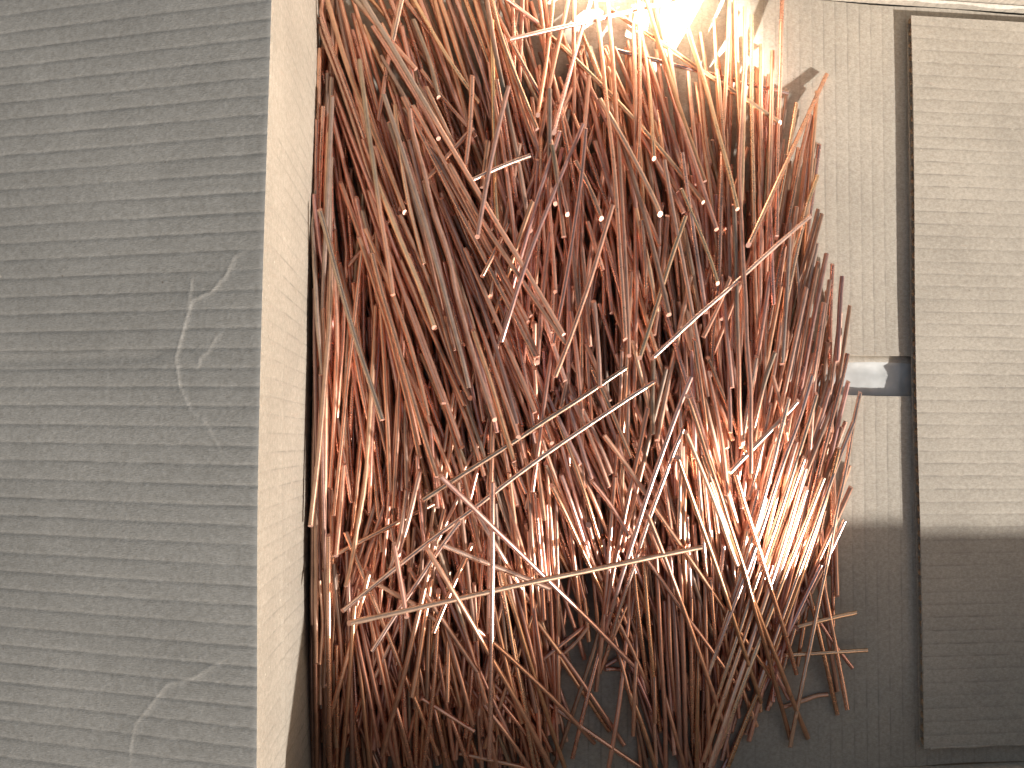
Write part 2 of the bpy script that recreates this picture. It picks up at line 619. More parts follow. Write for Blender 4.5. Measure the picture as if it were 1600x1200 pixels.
rf = board("floor_flap", S_ff, lambda u, v: Vector((0, 0, 1)), FX1 - e_bot.x, RY1 - RY0, M_FLOOR, box, usegs=90, seed=41,
           depth=0.00016, warp=0.0003, thick=0.00045, label="uppermost floor flap on the right, its fluted cut edge showing")


def S_ffb(u, v):
    y = RY0 + v
    x = rf_x(y) - 0.0003
    return (x + (FX1 - x) * u / (FX1 - e_bot.x), y, RF_LIFT + 0.0004)


board("bottom_liner", S_ffb, lambda u, v: Vector((0, 0, 1)), FX1 - e_bot.x, RY1 - RY0, M_FLOOR, box, usegs=12, seed=42, thick=0.0004, depth=0.0)

# fluting: a wave of paper between the liners, drawn back from the cut by a hair
nw = int((RY1 - RY0) / 0.0078 * 12)
vv, ff = [], []
for i in range(nw + 1):
    y = RY0 + 0.0006 + (RY1 - RY0 - 0.0012) * i / nw
    ph = 2 * math.pi * (y - RY0) / 0.0078
    z = RF_LIFT + 0.0004 + (RF_TH - 0.00085) * (0.5 + 0.5 * math.tanh(2.0 * math.cos(ph)) / math.tanh(2.0)) * 0.98 + 0.00003
    x = rf_x(y) + 0.0004 + 0.0003 * math.sin(i * 0.7) * math.sin(i * 0.13)
    vv += [(x, y, z), (x + 0.03, y, z), (x, y + 0.00012, z + 0.00022), (x + 0.03, y + 0.00012, z + 0.00022)]
for i in range(nw):
    a = i * 4
    ff += [(a, a + 1, a + 5, a + 4), (a + 2, a + 6, a + 7, a + 3), (a, a + 4, a + 6, a + 2)]
link_mesh("fluting", vv, ff, [M_CORE], box)

# torn paper along the foot of the far wall and frayed lower edge of the right flap
def frayed(name, pts, z, w, mat, seed):
    r = np.random.default_rng(seed)
    vv, ff = [], []
    n = 160
    for i in range(n + 1):
        t = i / n
        a = Vector(pts[0]).lerp(Vector(pts[1]), t)
        ww = w * (0.35 + 0.65 * abs(math.sin(t * 37 + seed) * math.sin(t * 11.3 + 1)) + 0.35 * r.random())
        vv += [(a.x, a.y, z), (a.x, a.y - ww, z - 0.0003 + 0.0004 * r.random()), (a.x, a.y - ww, z - 0.0007)]
    for i in range(n):
        a = i * 3
        ff += [(a, a + 1, a + 4, a + 3), (a + 1, a + 2, a + 5, a + 4)]
    return link_mesh(name, vv, ff, [mat], box)


M_TORN = cardboard("torn_pale_paper", (0.60, 0.56, 0.50), 0.1)
frayed("torn_edge", ((P(1200, 0).x, Y_TOP - 0.0002, 0), (FX1, Y_TOP - 0.0002, 0)), 0.0085, 0.0022, M_TORN, 3)
frayed("torn_edge", ((e_bot.x + 0.004, RY0 + 0.0008, 0), (FX1 - 0.02, RY0 + 0.0008, 0)), ZT + 0.0003, 0.0013, M_TORN, 5)

# packing tape bridging the gap from below, and the under layer
tx0, tx1 = FX0, FX1
vv, ff = [], []
prof = [(0.006, -0.0042), (0.001, -0.0041), (-0.001, -0.0026), (-0.0045, -0.0024), (-0.0062, -0.0036), (-0.012, -0.0030), (-0.018, -0.0036), (-0.024, -0.0042), (-0.030, -0.0043)]
n = 90
for i in range(n + 1):
    x = tx0 + (tx1 - tx0) * i / n
    for k, (dy, z) in enumerate(prof):
        vv.append((x, GAP_T + dy + 0.0004 * math.sin(i * 0.9 + k), z + 0.00035 * math.sin(i * 1.3 + k * 2.1)))
m_ = len(prof)
for i in range(n):
    for k in range(m_ - 1):
        a = i * m_ + k
        ff.append((a, a + 1, a + m_ + 1, a + m_))
tp = link_mesh("packing_tape", vv, ff, [M_TAPE, M_FLOOR], box, matidx=[(1 if k < 3 else 0) for i in range(n) for k in range(m_ - 1)])

# ground under the box
gz = -0.0105
g = link_mesh("ground", [(-2, -2, gz), (2.5, -2, gz), (2.5, 2, gz), (-2, 2, gz)], [(0, 1, 2, 3)], [M_GROUND], smooth=False)
g["kind"] = "structure"

# ------------------------------------------------------------------ the rods
# each line: layer flags(a: upper/first end runs on under others, b: second end does, -: both ends seen) colour | points in the photograph's pixels
TILES = {'A': (480, 0), 'B': (480, 200), 'C': (480, 400), 'D': (480, 600), 'E': (480, 800), 'F': (480, 980),
         'G': (760, 0), 'H': (760, 200), 'I': (760, 400), 'J': (760, 600), 'K': (760, 800), 'L': (760, 980),
         'M': (1040, 0), 'N': (1040, 200), 'O': (1060, 400), 'Q': (1060, 600), 'R': (1060, 800), 'S': (1060, 980)}
DATA = """
abs
9 a g 562,-8 568,8 620,80 660,155 700,224 737,283 780,357 822,420 880,525
8 ab k 758,-20 761,0 770,60 775,90 790,155 797,190 808,240 815,290
7 a y 769,20 768,60 771,120 772,180 773,230 772,290 778,345
8 - . 738,118 735,187 728,260
7 b p 738,200 708,235
9 b g 600,147 617,197 630,247 657,320 677,400 690,437 699,479 711,522 724,563 733,606
8 - . 631,150 652,200 682,262 714,324 750,389 767,420 797,484 835,559
8 - . 645,165 664,200 695,252 722,305 755,369 780,412 807,471 826,503
8 a g 675,240 682,249 724,320 761,387 780,430 811,490 840,557
9 - . 703,255 729,305 757,356 790,400 816,443 844,484 880,540
8 - d 638,219 645,247 658,284 666,331 679,387 686,420 700,470 712,520 728,580
8 a o 640,170 643,200 654,237 666,281 677,331 694,378 705,416 712,456 726,505 737,546 750,587 761,620 773,656
7 a d 690,310 705,350 724,395 742,440 760,494 778,560 797,620 809,662
8 a . 740,420 760,462 784,522 805,569 820,600 835,645
7 ab . 700,400 715,445 735,500 751,570 775,640
7 a . 504,-30 514,0 520,26 530,71 542,116 560,155 585,204 607,251 622,312 627,334
8 a g 566,130 580,230 588,294 594,340 602,378 609,416 612,450 613,461
6 a . 580,250 589,281 607,320 624,359 637,399
7 a y 620,200 628,245 636,312 652,365 662,413
5 b . 531,285 549,331 564,374 580,420 600,480 620,540
9 - g 496,329 514,369 525,416 534,456 550,527 565,556 585,606 595,657
7 b g 483,296 487,333 489,384 493,420 495,447 493,494 499,531 502,570
6 b . 490,303 495,345 504,415 510,452
7 b g 518,150 518,188 516,230 513,280 511,335 507,400 505,450
4 ab . 507,180 499,300 494,400
8 a p 516,390 518,456 516,512 510,569 506,600 501,675 493,750 488,800 487,822
7 a . 566,390 564,406 557,466 551,531 542,587 538,650 532,712 527,760 521,806
6 a . 523,450 529,531 525,578 521,640 519,700 518,763
5 ab . 538,480 532,570 527,640
7 a . 560,370 570,400 589,456 602,494 621,569 636,620 645,665 656,714
8 - . 583,395 590,441 600,475 615,512 630,569 640,606 654,656 667,697 684,745
7 a . 600,370 611,400 630,456 649,512 666,559 684,606 694,630
7 a . 585,390 596,419 615,462 639,531 654,587 669,649
8 a y 600,310 620,365 637,405 658,447 677,513
6 a . 640,440 660,490 675,516 692,559 718,612 726,634
7 a o 640,370 656,405 677,456 692,503 705,550 718,587 735,622
6 a . 660,530 688,600 705,656 722,699
5 a . 705,590 722,637 737,675 755,744
6 a . 690,620 703,666 722,722 729,769 742,820 750,864
5 a . 650,610 667,652 686,694 707,748
6 a . 596,480 602,600 604,650 606,675 611,770
5 a . 626,540 624,619 621,694 614,794
6 a o 583,560 579,628 574,712 570,760 562,806 548,884 540,916
5 a . 583,640 579,720 577,802
4 ab . 585,671 592,731 600,797
5 a . 530,680 538,720 549,785
6 a k 634,675 635,750 638,806
7 - . 652,712 656,790 664,856
6 a . 675,700 679,746 684,793
5 ab . 620,560 648,640 668,700
5 ab . 545,500 560,590 575,650
5 ab . 512,560 520,640 528,700
4 ab . 560,480 556,560 549,640
4 ab . 592,540 585,620 580,700
11 - p 688,744 733,784 771,828 812,864 854,905 900,948 942,988 966,1018 1022,1072
9 - w 1025,597 1005,608 950,645 890,682 830,722 760,783 730,806 686,834 660,854 624,883 609,894 574,924 534,953
8 - w 980,572 942,600 891,634 850,655 816,684 803,692 760,718 700,755 660,783
10 - y 545,973 583,965 636,954 705,939 780,920 829,909 872,901 929,890 985,879 1040,865 1097,855
9 - w 692,851 733,869 780,888 796,894 822,903 859,920
9 - w 720,815 686,856 658,903 634,939 624,950 603,984 581,1018
8 - . 737,851 707,916 677,989
11 - . 616,850 620,875 630,931 635,965
8 a p 630,800 624,847 609,890
8 a p 648,770 642,800 622,869
6 b . 509,875 549,852 600,828
7 a . 534,760 532,800 525,869
6 - o 568,899 592,914 649,946 682,970
9 b . 667,856 711,931 742,978 767,1030 794,1070 822,1122 861,1200
8 a . 660,920 690,967 724,1016 746,1051
8 a . 680,850 667,897 656,950 648,985 630,1064 611,1120 598,1183
7 a . 668,940 662,980 652,1046 643,1089
10 a p 770,790 768,900 769,1000 767,1100 763,1187
7 a p 764,860 764,900 763,990
6 a d 494,800 494,950 494,1037
5 ab . 495,1042 495,1120 495,1192
7 ab . 513,850 514,980 515,1074 513,1120 517,1200
7 ab . 568,930 555,980 540,1036 521,1102
7 ab . 552,980 549,1008 544,1092 534,1200
5 ab . 553,985 568,1092 578,1200
5 a . 550,950 556,990 580,1100 592,1167
5 ab . 565,975 585,1074 612,1170
5 ab . 575,950 578,975 592,1036 612,1110 622,1190
5 ab . 587,965 590,985 607,1064 620,1120 640,1190
4 ab . 600,960 618,1050 640,1110
7 - . 658,1092 700,1118 741,1143
7 ab . 684,960 683,990 679,1074 667,1149 662,1200
6 a . 701,990 700,1040 699,1098
6 a . 695,970 703,1004 722,1064 739,1134
5 a . 696,1000 706,1045 720,1105
5 ab . 707,1126 720,1160 733,1200
5 ab . 679,1107 690,1155 701,1200
5 ab . 619,1104 632,1150 645,1200
9 - . 738,978 771,1002 835,1064 891,1119 929,1162
6 ab . 778,980 797,1064 807,1096
7 ab y 790,950 796,980 810,1055 822,1120 835,1200
7 ab . 805,960 812,980 835,1060 854,1111 882,1200
6 a . 815,960 822,980 835,1036
6 a . 836,960 839,980 850,1064 856,1111
6 a . 872,1020 872,1060 872,1102
7 - . 874,1027 900,1003 919,980
7 a . 890,997 905,985 916,975
6 a . 848,984 876,1021
4 a . 860,1005 876,1029 910,1081 953,1143
4 a . 868,1010 882,1025 925,1087 976,1167
5 a . 890,960 900,980 912,1029
5 a . 915,950 919,980 920,1001
5 ab d 940,975 916,1055 891,1120 876,1170
6 a . 942,1000 932,1027 914,1102 895,1188
8 a p 958,780 957,800 950,875 944,970 936,1036 931,1080
6 a . 965,980 951,1004 938,1051
4 - . 945,1046 958,1045 970,1046
4 - . 944,1041 964,1030
7 ab . 978,1000 974,1045 968,1111 949,1200
7 a . 994,1040 991,1062 992,1111 989,1152
6 a . 975,1020 992,1052 1020,1115
6 ab . 978,1075 994,1102 1024,1200
7 a . 1023,1060 1022,1075 1024,1127
6 ab . 960,1000 977,1047 987,1103
8 ab . 1028,900 1030,980 1036,1064 1041,1130 1039,1200
6 ab . 1008,900 1013,980 1021,1036 1022,1061
6 ab . 1038,1085 1060,1163
6 ab . 960,960 994,1027 1002,1051
6 ab . 1046,940 1045,1040 1058,1090
5 a . 900,1130 910,1137 946,1162 1002,1200
6 ab . 769,1119 797,1152 826,1200
5 ab . 779,1092 826,1152
5 ab . 780,1077 816,1115
5 ab . 765,1187 800,1195 826,1200
11 - w 1082,590 1060,637 1032,712 1010,775 990,850 970,905 950,975 942,990
10 - w 1068,672 1060,678 1037,750 1009,820 998,862 992,890 972,931 955,995 945,1036
9 - . 1011,637 1000,700 985,760 977,800 962,875 947,960
9 - . 944,680 976,722 1009,772
9 - . 925,752 957,793 983,839
8 b . 859,760 880,793 895,820 910,862 925,886 942,931
8 b p 876,742 891,780 903,815 914,849
7 ab . 886,697 906,744 919,784 929,820
7 ab . 904,731 929,778 942,816
7 a p 915,650 929,669 940,699 953,742
7 a . 905,640 916,666 938,722 951,763
8 a . 945,620 957,645 972,679 985,716
8 a . 930,570 942,600 953,626
7 b . 966,679 959,750 955,820
7 a p 880,670 889,690 906,724
7 a p 900,672 906,695 925,748
8 a g 1021,590 1019,617 1020,679
9 - . 1015,785 1041,820 1060,847 1097,901 1126,941 1152,985 1197,1042 1206,1059
7 a . 855,600 850,637 841,694 833,769
6 ab . 820,700 828,750 831,787
6 a . 838,720 843,742 850,814
7 a . 735,510 760,600 775,676
8 a . 750,550 767,600 790,675 803,720
8 a . 770,570 786,611 809,683
7 a . 800,640 806,660 820,716
5 - y 801,722 823,771
8 b w 745,805 760,828 777,852 792,883
9 a w 1062,-3 1055,0 985,19 929,30 891,39 835,52 795,64
8 a . 785,-6 794,0 841,37
8 a . 762,-20 768,0 784,66 807,122 839,203
8 a . 866,-30 865,0 861,49 850,112 842,180
7 ab . 889,0 876,47 865,103 855,160
8 a w 930,-20 923,0 908,47 891,116 865,206
9 b p 910,193 895,235 880,262 861,316 835,374 822,410 808,450 795,500
8 b p 876,205 861,247 845,290 830,340 815,400
10 a . 926,-30 929,0 938,56 944,122 949,187 955,209 961,275 966,369 970,420 975,480 977,531
10 a . 944,-30 948,0 955,56 962,131 966,206 968,275 972,350 978,420 980,480 983,556
8 b . 990,12 990,66 994,131 992,187
9 ab . 998,-20 998,75 1002,150 998,220
8 b y 1002,47 1011,112 1019,169 1019,212
9 ab . 1004,-20 1009,0 1026,52 1041,105 1060,163 1075,210 1090,250
7 ab . 1013,94 1030,141 1047,197
6 a . 1022,-10 1032,56 1039,88
7 b . 1043,62 1052,131 1060,170
7 - y 953,13 985,35 1000,45 1040,70 1081,101 1096,112 1156,150 1166,156 1218,193
7 a y 862,60 917,108 948,142 985,178 1004,204 1040,243 1059,269 1076,284 1100,316
6 - w 958,77 985,84 1011,92 1040,97 1075,107 1128,120 1177,133 1232,146
8 b . 921,120 917,170 910,220 906,300
8 b g 858,139 859,206
6 ab . 897,0 897,66 897,187
6 ab . 842,0 852,56 856,120
5 ab . 801,10 804,60 803,120
5 ab . 816,0 814,85 811,150
6 ab . 880,56 895,105 900,130
7 ab y 910,52 925,90 938,122
6 ab . 901,103 929,141 947,178 960,220
6 ab . 867,130 873,160 890,210
6 ab . 921,150 938,220 950,270
6 ab . 959,75 985,131 1000,170
6 ab . 959,109 975,146 989,173
6 ab . 799,66 816,100 840,142
6 ab . 779,45 797,112 812,169 831,206
5 ab . 769,30 792,122 816,220
9 - w 829,243 788,258 760,271 735,283
9 - . 899,251 921,294 940,342
10 a y 955,185 970,213 1000,266 1028,322 1030,335
9 a d 966,205 976,234 991,281 1004,331 1019,378 1028,420 1037,456 1045,492
8 a g 866,260 872,301 878,374
8 a . 878,300 886,335
9 b . 915,200 908,284 899,341 887,420 872,503
11 - . 958,320 944,363 929,420 921,447 902,490 891,531 872,574 867,589
8 b . 917,346 931,388
8 b . 833,316 816,359 803,397
8 ab . 782,219 796,275 799,331 805,384
9 a p 786,170 783,183 770,233 755,320 745,370
8 - . 763,220 753,293
8 b . 795,350 770,400
8 b p 929,221 940,251 955,300
9 b r 927,471 932,505 936,569
8 b . 986,423 983,485 981,540
8 ab . 994,390 994,475 992,540
8 b y 990,541 998,572
8 a . 1005,380 1007,420 1009,463
9 - y 1072,338 1059,372 1044,412 1037,441 1021,494 998,559
8 a y 1005,380 1011,400 1020,450 1027,490
8 ab . 854,400 846,475 842,531
9 - w 1267,337 1218,378 1171,420 1165,430 1137,456 1103,481 1077,501 1060,520 1021,561
10 - . 1292,115 1246,220 1228,256 1199,316 1170,383
9 - . 1141,434 1122,479 1099,527
10 a y 1055,-25 1061,0 1081,71 1102,131 1121,197 1134,252 1152,327
8 ab . 1222,-20 1222,56 1220,112 1216,169 1215,230 1212,275 1214,335
8 b . 1208,79 1205,150 1203,220 1201,330
8 b . 1189,70 1188,131 1190,220 1190,270
9 b y 1174,24 1175,94 1173,150 1175,220 1178,330
9 b y 1164,11 1164,90 1162,160 1160,240 1158,300
10 - . 1163,105 1162,180 1163,247 1162,312 1165,378 1163,420 1164,500 1162,560 1163,620 1165,694 1162,738
8 ab y 1147,-20 1149,0 1152,56 1152,131 1156,220
8 ab . 1141,-20 1139,0 1137,66 1134,131 1130,197
7 b . 1144,22 1143,94 1141,187
7 b y 1115,28 1117,94 1122,169 1124,193
6 ab . 1120,88 1128,131
6 b p 1094,54 1102,94 1106,131
8 b . 1075,112 1081,169 1085,220
8 b . 1085,112 1094,169 1104,220
7 b . 1044,62 1051,112 1059,160
7 b . 1119,88 1125,160 1130,220
8 b y 1243,161 1239,206 1231,247 1222,300
7 b . 1277,143 1272,190 1270,240 1265,290
8 b . 1252,236 1239,294 1226,350 1218,406
7 b d 1225,243 1218,275 1210,330
7 b d 1235,263 1226,300 1215,360
7 b y 1278,273 1263,314 1250,350
8 b y 1263,316 1252,360 1239,420
7 b d 1286,333 1276,369 1265,420
6 b d 1278,329 1270,360
7 b . 1245,323 1238,370 1230,430
8 b d 1295,397 1285,420 1281,456 1270,500
9 b g 1147,320 1149,369 1151,420 1148,440 1152,494 1154,570 1154,615
9 - p 1065,239 1074,294 1081,350 1092,420 1103,490
9 a y 1079,327 1096,369 1113,416 1121,443
9 a . 1058,170 1068,206 1096,284 1119,359
8 ab . 1128,266 1126,350 1122,420
9 ab p 1040,250 1044,294 1059,369 1068,420 1080,475 1092,540 1105,620
8 ab p 1098,200 1105,260 1112,320 1120,380
8 ab . 1175,240 1176,320 1178,400 1180,440
8 ab . 1186,290 1188,360 1187,420
8 b d 1315,432 1306,475 1300,531
9 b d 1327,477 1321,531 1311,590
8 b d 1296,437 1292,484 1281,550
8 b . 1287,473 1279,530 1272,580
7 b d 1310,484 1308,540 1300,600
6 b k 1313,488 1312,516
9 b . 1322,552 1311,620 1294,684 1272,769
9 a g 1233,385 1232,400 1227,494 1222,569
9 b g 1212,550 1195,591 1185,640
8 b . 1276,419 1262,494 1249,569
8 b p 1261,449 1247,512 1229,597
8 b w 1182,557 1170,620 1165,660
9 b . 1206,587 1217,620 1223,656
8 b . 1084,531 1088,569 1097,620
8 b p 1081,546 1083,620 1085,680
8 b . 1107,561 1116,587 1129,615
8 a . 1206,370 1208,420 1212,475
8 b . 1203,425 1196,480 1186,540
8 b p 1137,532 1139,580 1140,640
8 ab p 1130,466 1135,510 1141,570
7 b p 1273,580 1270,640 1266,690
7 a . 1112,600 1130,650 1145,688
8 ab . 1074,600 1090,650 1105,700
8 ab p 1093,600 1110,655 1122,715 1138,775
8 a . 1113,615 1128,690 1137,775
7 ab . 1070,760 1068,830 1070,900
7 b p 1066,695 1067,760 1067,800
8 b w 1077,807 1078,870 1080,930
7 ab w 1088,700 1095,790 1100,860
7 ab w 1063,700 1062,780 1062,850
7 ab w 1100,750 1106,800 1110,850
10 b w 1234,622 1221,662 1206,731 1180,830 1150,920 1125,1000 1105,1060
10 b w 1270,585 1247,666 1219,722 1200,800 1165,900 1130,990 1110,1040
10 b w 1277,615 1259,675 1240,731 1215,815 1180,910 1150,1000 1120,1090 1108,1130
9 b w 1247,626 1220,655 1190,687 1165,712
9 b y 1257,715 1240,759 1222,820 1195,900 1165,990 1130,1090 1100,1190
9 b w 1256,731 1232,830 1205,910 1175,1000 1140,1100 1110,1200
9 b g 1257,762 1238,840 1210,930 1175,1020 1135,1130 1115,1200
10 b w 1287,746 1259,820 1225,910 1195,980 1160,1070 1125,1170
9 b . 1310,700 1290,790 1260,870 1235,950 1205,1040 1170,1110 1140,1200
10 b w 1334,660 1320,693 1307,726 1285,790 1260,860 1235,930 1205,1010 1185,1075
12 - w 1344,613 1338,647 1330,681 1319,741 1304,819 1287,905 1281,940 1272,988 1262,1027 1247,1096 1236,1168
9 b . 1330,761 1311,803 1290,850
8 b w 1319,813 1304,845 1285,890
8 b d 1308,701 1291,743 1275,790
8 b w 1283,882 1270,910 1240,970
8 b w 1185,763 1175,800 1160,860
8 b w 1167,828 1160,870 1150,920
8 b w 1131,852 1126,890 1122,930
8 b w 1182,862 1172,895 1160,930
11 - y 1071,675 1098,741 1122,797 1131,820 1146,867 1156,886
12 - . 1075,619 1098,684 1122,769 1133,800 1159,875 1174,931 1191,987 1202,1036 1216,1083 1234,1156
11 a . 1120,785 1150,860 1176,935 1191,978 1216,1031 1229,1070 1247,1119 1264,1154
12 - . 1150,740 1167,804 1184,849 1195,890 1208,931 1229,987 1244,1055
12 a . 1060,715 1088,800 1116,875 1141,948 1150,980 1169,1036 1189,1098
10 - . 1010,800 1041,875 1060,927 1075,969 1092,1020 1101,1046 1131,1130
9 - . 1005,865 1035,910 1056,940 1080,972 1115,1020 1154,1075
9 a . 1113,940 1116,980 1121,1040 1125,1100
8 a . 1125,940 1130,980 1143,1052
7 ab . 1063,900 1067,980 1069,1070 1071,1150
7 ab . 1079,940 1080,1000 1082,1120
6 ab . 1092,960 1090,1080 1088,1200
7 ab . 1102,920 1104,1040 1110,1200
7 ab d 1050,900 1056,1000 1062,1150
6 a . 1265,930 1277,980 1291,1036 1309,1117
7 a . 1290,930 1300,980 1309,1027 1324,1109
5 a p 1285,940 1292,990 1304,1046 1308,1081
6 a . 1270,950 1285,980 1332,1044
8 - y 1225,1024 1290,1020 1356,1016
7 - y 1244,980 1276,971 1339,957
3 - . 1223,1105 1257,1094 1276,1087 1294,1085
6 a . 1306,840 1306,880 1308,931
5 ab . 1300,830 1301,900 1302,980
5 ab . 1287,880 1292,940 1296,990
5 a . 1262,940 1257,980 1248,1043
4 a . 1218,1065 1230,1089
4 a . 1212,1060 1209,1089
A
4 ab . 120,120 150,260 250,560 330,760 400,1000 520,1400
5 b p 75,210 150,370 230,560 320,800 400,1060 480,1350 590,1700
5 b p 100,150 190,350 280,600 370,850 450,1060 520,1300
2 ab . 100,0 130,250 150,500 150,800
3 a g 245,60 242,300 242,510
3 ab . 150,0 210,160 300,400 360,620
4 ab g 255,0 300,230 360,520 400,850 470,1100 550,1500
5 ab . 270,0 350,230 420,600 500,900 610,1173 760,1600
3 b . 105,590 160,720 240,1000 300,1300
3 ab . 90,600 60,1060 50,1350
4 b . 400,165 440,280 500,600 560,800 640,1100
4 ab . 385,0 450,240 520,430 600,700
4 b . 360,260 430,420 500,640 590,1000
6 a g 400,0 510,120 620,250 760,420 905,575
7 - . 545,215 680,430 800,640 900,790 1010,950 1085,1160
5 b g 610,460 740,690 900,950 1000,1150
8 - w 795,-30 760,130 715,345
4 ab . 530,0 690,170
4 ab . 610,0 680,180 780,400
5 b . 790,215 830,430 880,660 930,880
4 ab . 700,0 760,180 820,330
4 ab . 800,60 880,330 960,600
6 - g 885,160 960,360 1030,520 1050,650 1100,800
5 ab . 810,0 930,150 1020,270
4 b . 930,140 1010,360 1100,700 1180,1000
5 ab . 940,0 1020,200 1100,450 1200,760 1330,1040
6 a y 1010,200 1130,430 1280,650 1440,855
5 ab . 1060,0 1150,300 1230,620 1300,900
5 ab . 1110,0 1220,330 1300,560 1380,850
5 ab p 1170,0 1280,300 1400,620
6 ab p 1240,0 1350,260 1430,470 1530,800
6 ab . 1320,0 1420,250 1530,560
6 ab . 1400,0 1480,300 1560,500
7 b p 990,720 1060,880 1180,1120
6 b . 950,580 1050,720 1160,850 1280,990
5 a . 660,580 640,720 590,1010
5 b g 900,590 940,750 1000,950
4 b . 670,680 740,860 830,1150
4 b . 745,790 800,980 860,1200
B
4 ab . 240,30 350,480 450,850 530,1173 620,1450
4 ab . 300,0 400,250 500,620 600,900 680,1173
5 ab . 340,0 450,300 560,560 680,880 800,1173
5 ab . 480,0 540,250 640,560 740,800
3 ab . 220,250 290,700 340,1173
3 ab . 100,0 95,550
4 ab . 170,0 150,300 140,700
3 ab . 260,250 300,700 440,1100
3 ab . 350,760 370,1173
6 ab . 1000,400 1160,750 1330,1173
6 ab . 1060,200 1250,700 1400,1060
D
6 a . 130,-100 120,300 75,700
5 ab . 400,0 450,350 500,620
5 ab . 450,500 410,900 390,1100
4 ab . 860,450 855,600
5 ab . 1010,300 1060,700 1130,1000
4 ab . 1240,150 1200,500 1130,900
4 ab . 1500,350 1430,700 1340,1000
4 ab . 1370,600 1250,800
5 ab . 1540,400 1540,800 1530,1100
E
5 ab . 210,50 230,500 200,680
4 ab . 110,80 125,560
5 ab p 500,150 420,420 370,590
5 ab . 430,30 370,420 320,620
5 ab . 560,200 480,420 390,680
4 ab . 600,100 540,500
5 ab p 710,380 700,600
4 ab . 310,500 230,750
5 ab . 800,330 950,480 1090,640
4 ab . 880,60 980,250 1090,480
5 ab . 1190,150 1280,560 1350,900
5 ab . 1270,250 1320,700
5 ab . 1530,550 1570,800 1600,1000
H
7 ab p 600,20 520,300 450,500
7 ab . 450,380 450,700 430,1100
7 ab . 520,600 540,900 560,1173
7 ab . 640,0 690,250 740,500
6 ab p 800,650 790,900 800,1173
7 ab . 880,300 950,500 1030,700
6 ab . 940,0 1000,290
6 ab . 1140,400 1150,800 1190,900
7 ab . 1270,0 1290,300 1300,600
7 ab p 1300,620 1330,900 1420,1100
7 ab . 1470,200 1520,500 1560,900
6 ab . 1390,350 1450,700
I
7 ab p 800,0 830,300 850,560
7 ab p 720,0 740,250 770,500
6 ab . 640,350 600,700
7 ab . 560,210 550,450
6 b p 470,780 490,1000
6 b p 400,560 400,800
6 b . 400,985 410,1150
7 ab p 690,350 690,700 680,900
7 ab . 780,370 800,600 790,800
7 ab . 830,730 850,1000
7 ab . 730,650 760,950 780,1100
6 ab . 940,60 1010,280
7 b p 1130,790 1120,1000
7 ab p 1350,800 1420,1020
7 ab . 1270,300 1330,600 1420,800
7 ab . 1100,350 1130,600
K
6 ab p 370,100 400,450 450,800
6 ab p 580,50 590,400 600,880
6 ab . 450,50 480,400 500,560
6 ab . 250,150 330,380
6 ab . 720,250 730,500 780,800
6 b o 850,110 930,380
6 b p 880,500 970,690
5 ab . 1360,150 1470,400 1600,700
6 ab . 1420,500 1440,800 1450,1100
5 ab . 1230,500 1260,800 1300,1100
5 ab . 1520,550 1520,1000
"""
TINTS = {'.': ((0.80, 0.465, 0.335), 0.42), 'p': ((0.80, 0.51, 0.41), 0.50), 'g': ((0.47, 0.36, 0.29), 0.65),
         'k': ((0.10, 0.095, 0.095), 0.9), 'y': ((0.88, 0.60, 0.42), 0.35), 'w': ((0.90, 0.64, 0.53), 0.25),
         'o': ((0.70, 0.44, 0.32), 0.75), 'd': ((0.48, 0.31, 0.24), 0.65), 'r': ((0.58, 0.40, 0.31), 0.8)}

rods = []
ox, oy, sc = 0, 0, 1.0
for ln in DATA.strip().splitlines():
    ln = ln.strip()
    if ln == 'abs':
        ox, oy, sc = 0, 0, 1.0
        continue
    if ln in TILES:
        ox, oy = TILES[ln]; sc = 5.3333
        continue
    t = ln.split()
    pts = [tuple(float(q) for q in p.split(',')) for p in t[3:]]
    pts = [(ox + x / sc, oy + y / sc) for x, y in pts]
    rods.append(dict(layer=float(t[0]) + 0.3 * random.random() + 0, fl=t[1], c=t[2], px=pts, seen=list(pts), traced=True))

OUT = [(486, -62), (1228, -62), (1230, 60), (1280, 200), (1292, 330), (1318, 440), (1335, 520), (1330, 640), (1335, 760),
       (1318, 860), (1312, 960), (1285, 1010), (1215, 1085), (1150, 1240), (488, 1250)]
HOLES = [[(848, -80), (1300, -80), (1300, 90), (1235, 110), (1060, 60), (900, 70), (860, 60)],
         [(884, 1003), (975, 1003), (985, 1100), (945, 1260), (850, 1260), (905, 1110)]]


def inside(p, poly):
    x, y = p; c = False
    for (x0, y0), (x1, y1) in zip(poly, poly[1:] + poly[:1]):
        if (y0 > y) != (y1 > y) and x < (x1 - x0) * (y - y0) / (y1 - y0) + x0:
            c = not c
    return c


def plen(p):
    return sum(math.dist(a, b) for a, b in zip(p, p[1:]))


def extend(pts, target):
    """run the first end of a rod on, in its own direction, until the rod is long enough or meets the heap's outline"""
    pts = list(pts)
    k = 1
    while k < len(pts) - 1 and math.dist(pts[0], pts[k]) < 60:
        k += 1
    a = math.atan2(pts[0][1] - pts[k][1], pts[0][0] - pts[k][0]) + rng.normal() * 0.02
    step = 12; L = plen(pts)
    x, y = pts[0]; n = 0
    while L < target:
        x2, y2 = x + math.cos(a) * step, y + math.sin(a) * step
        if not inside((x2, y2), OUT) or (y2 > 0 and any(inside((x2, y2), h) for h in HOLES)):
            break
        x, y = x2, y2; L += step; n += 1
    if n:
        pts.insert(0, (x, y))
    return pts


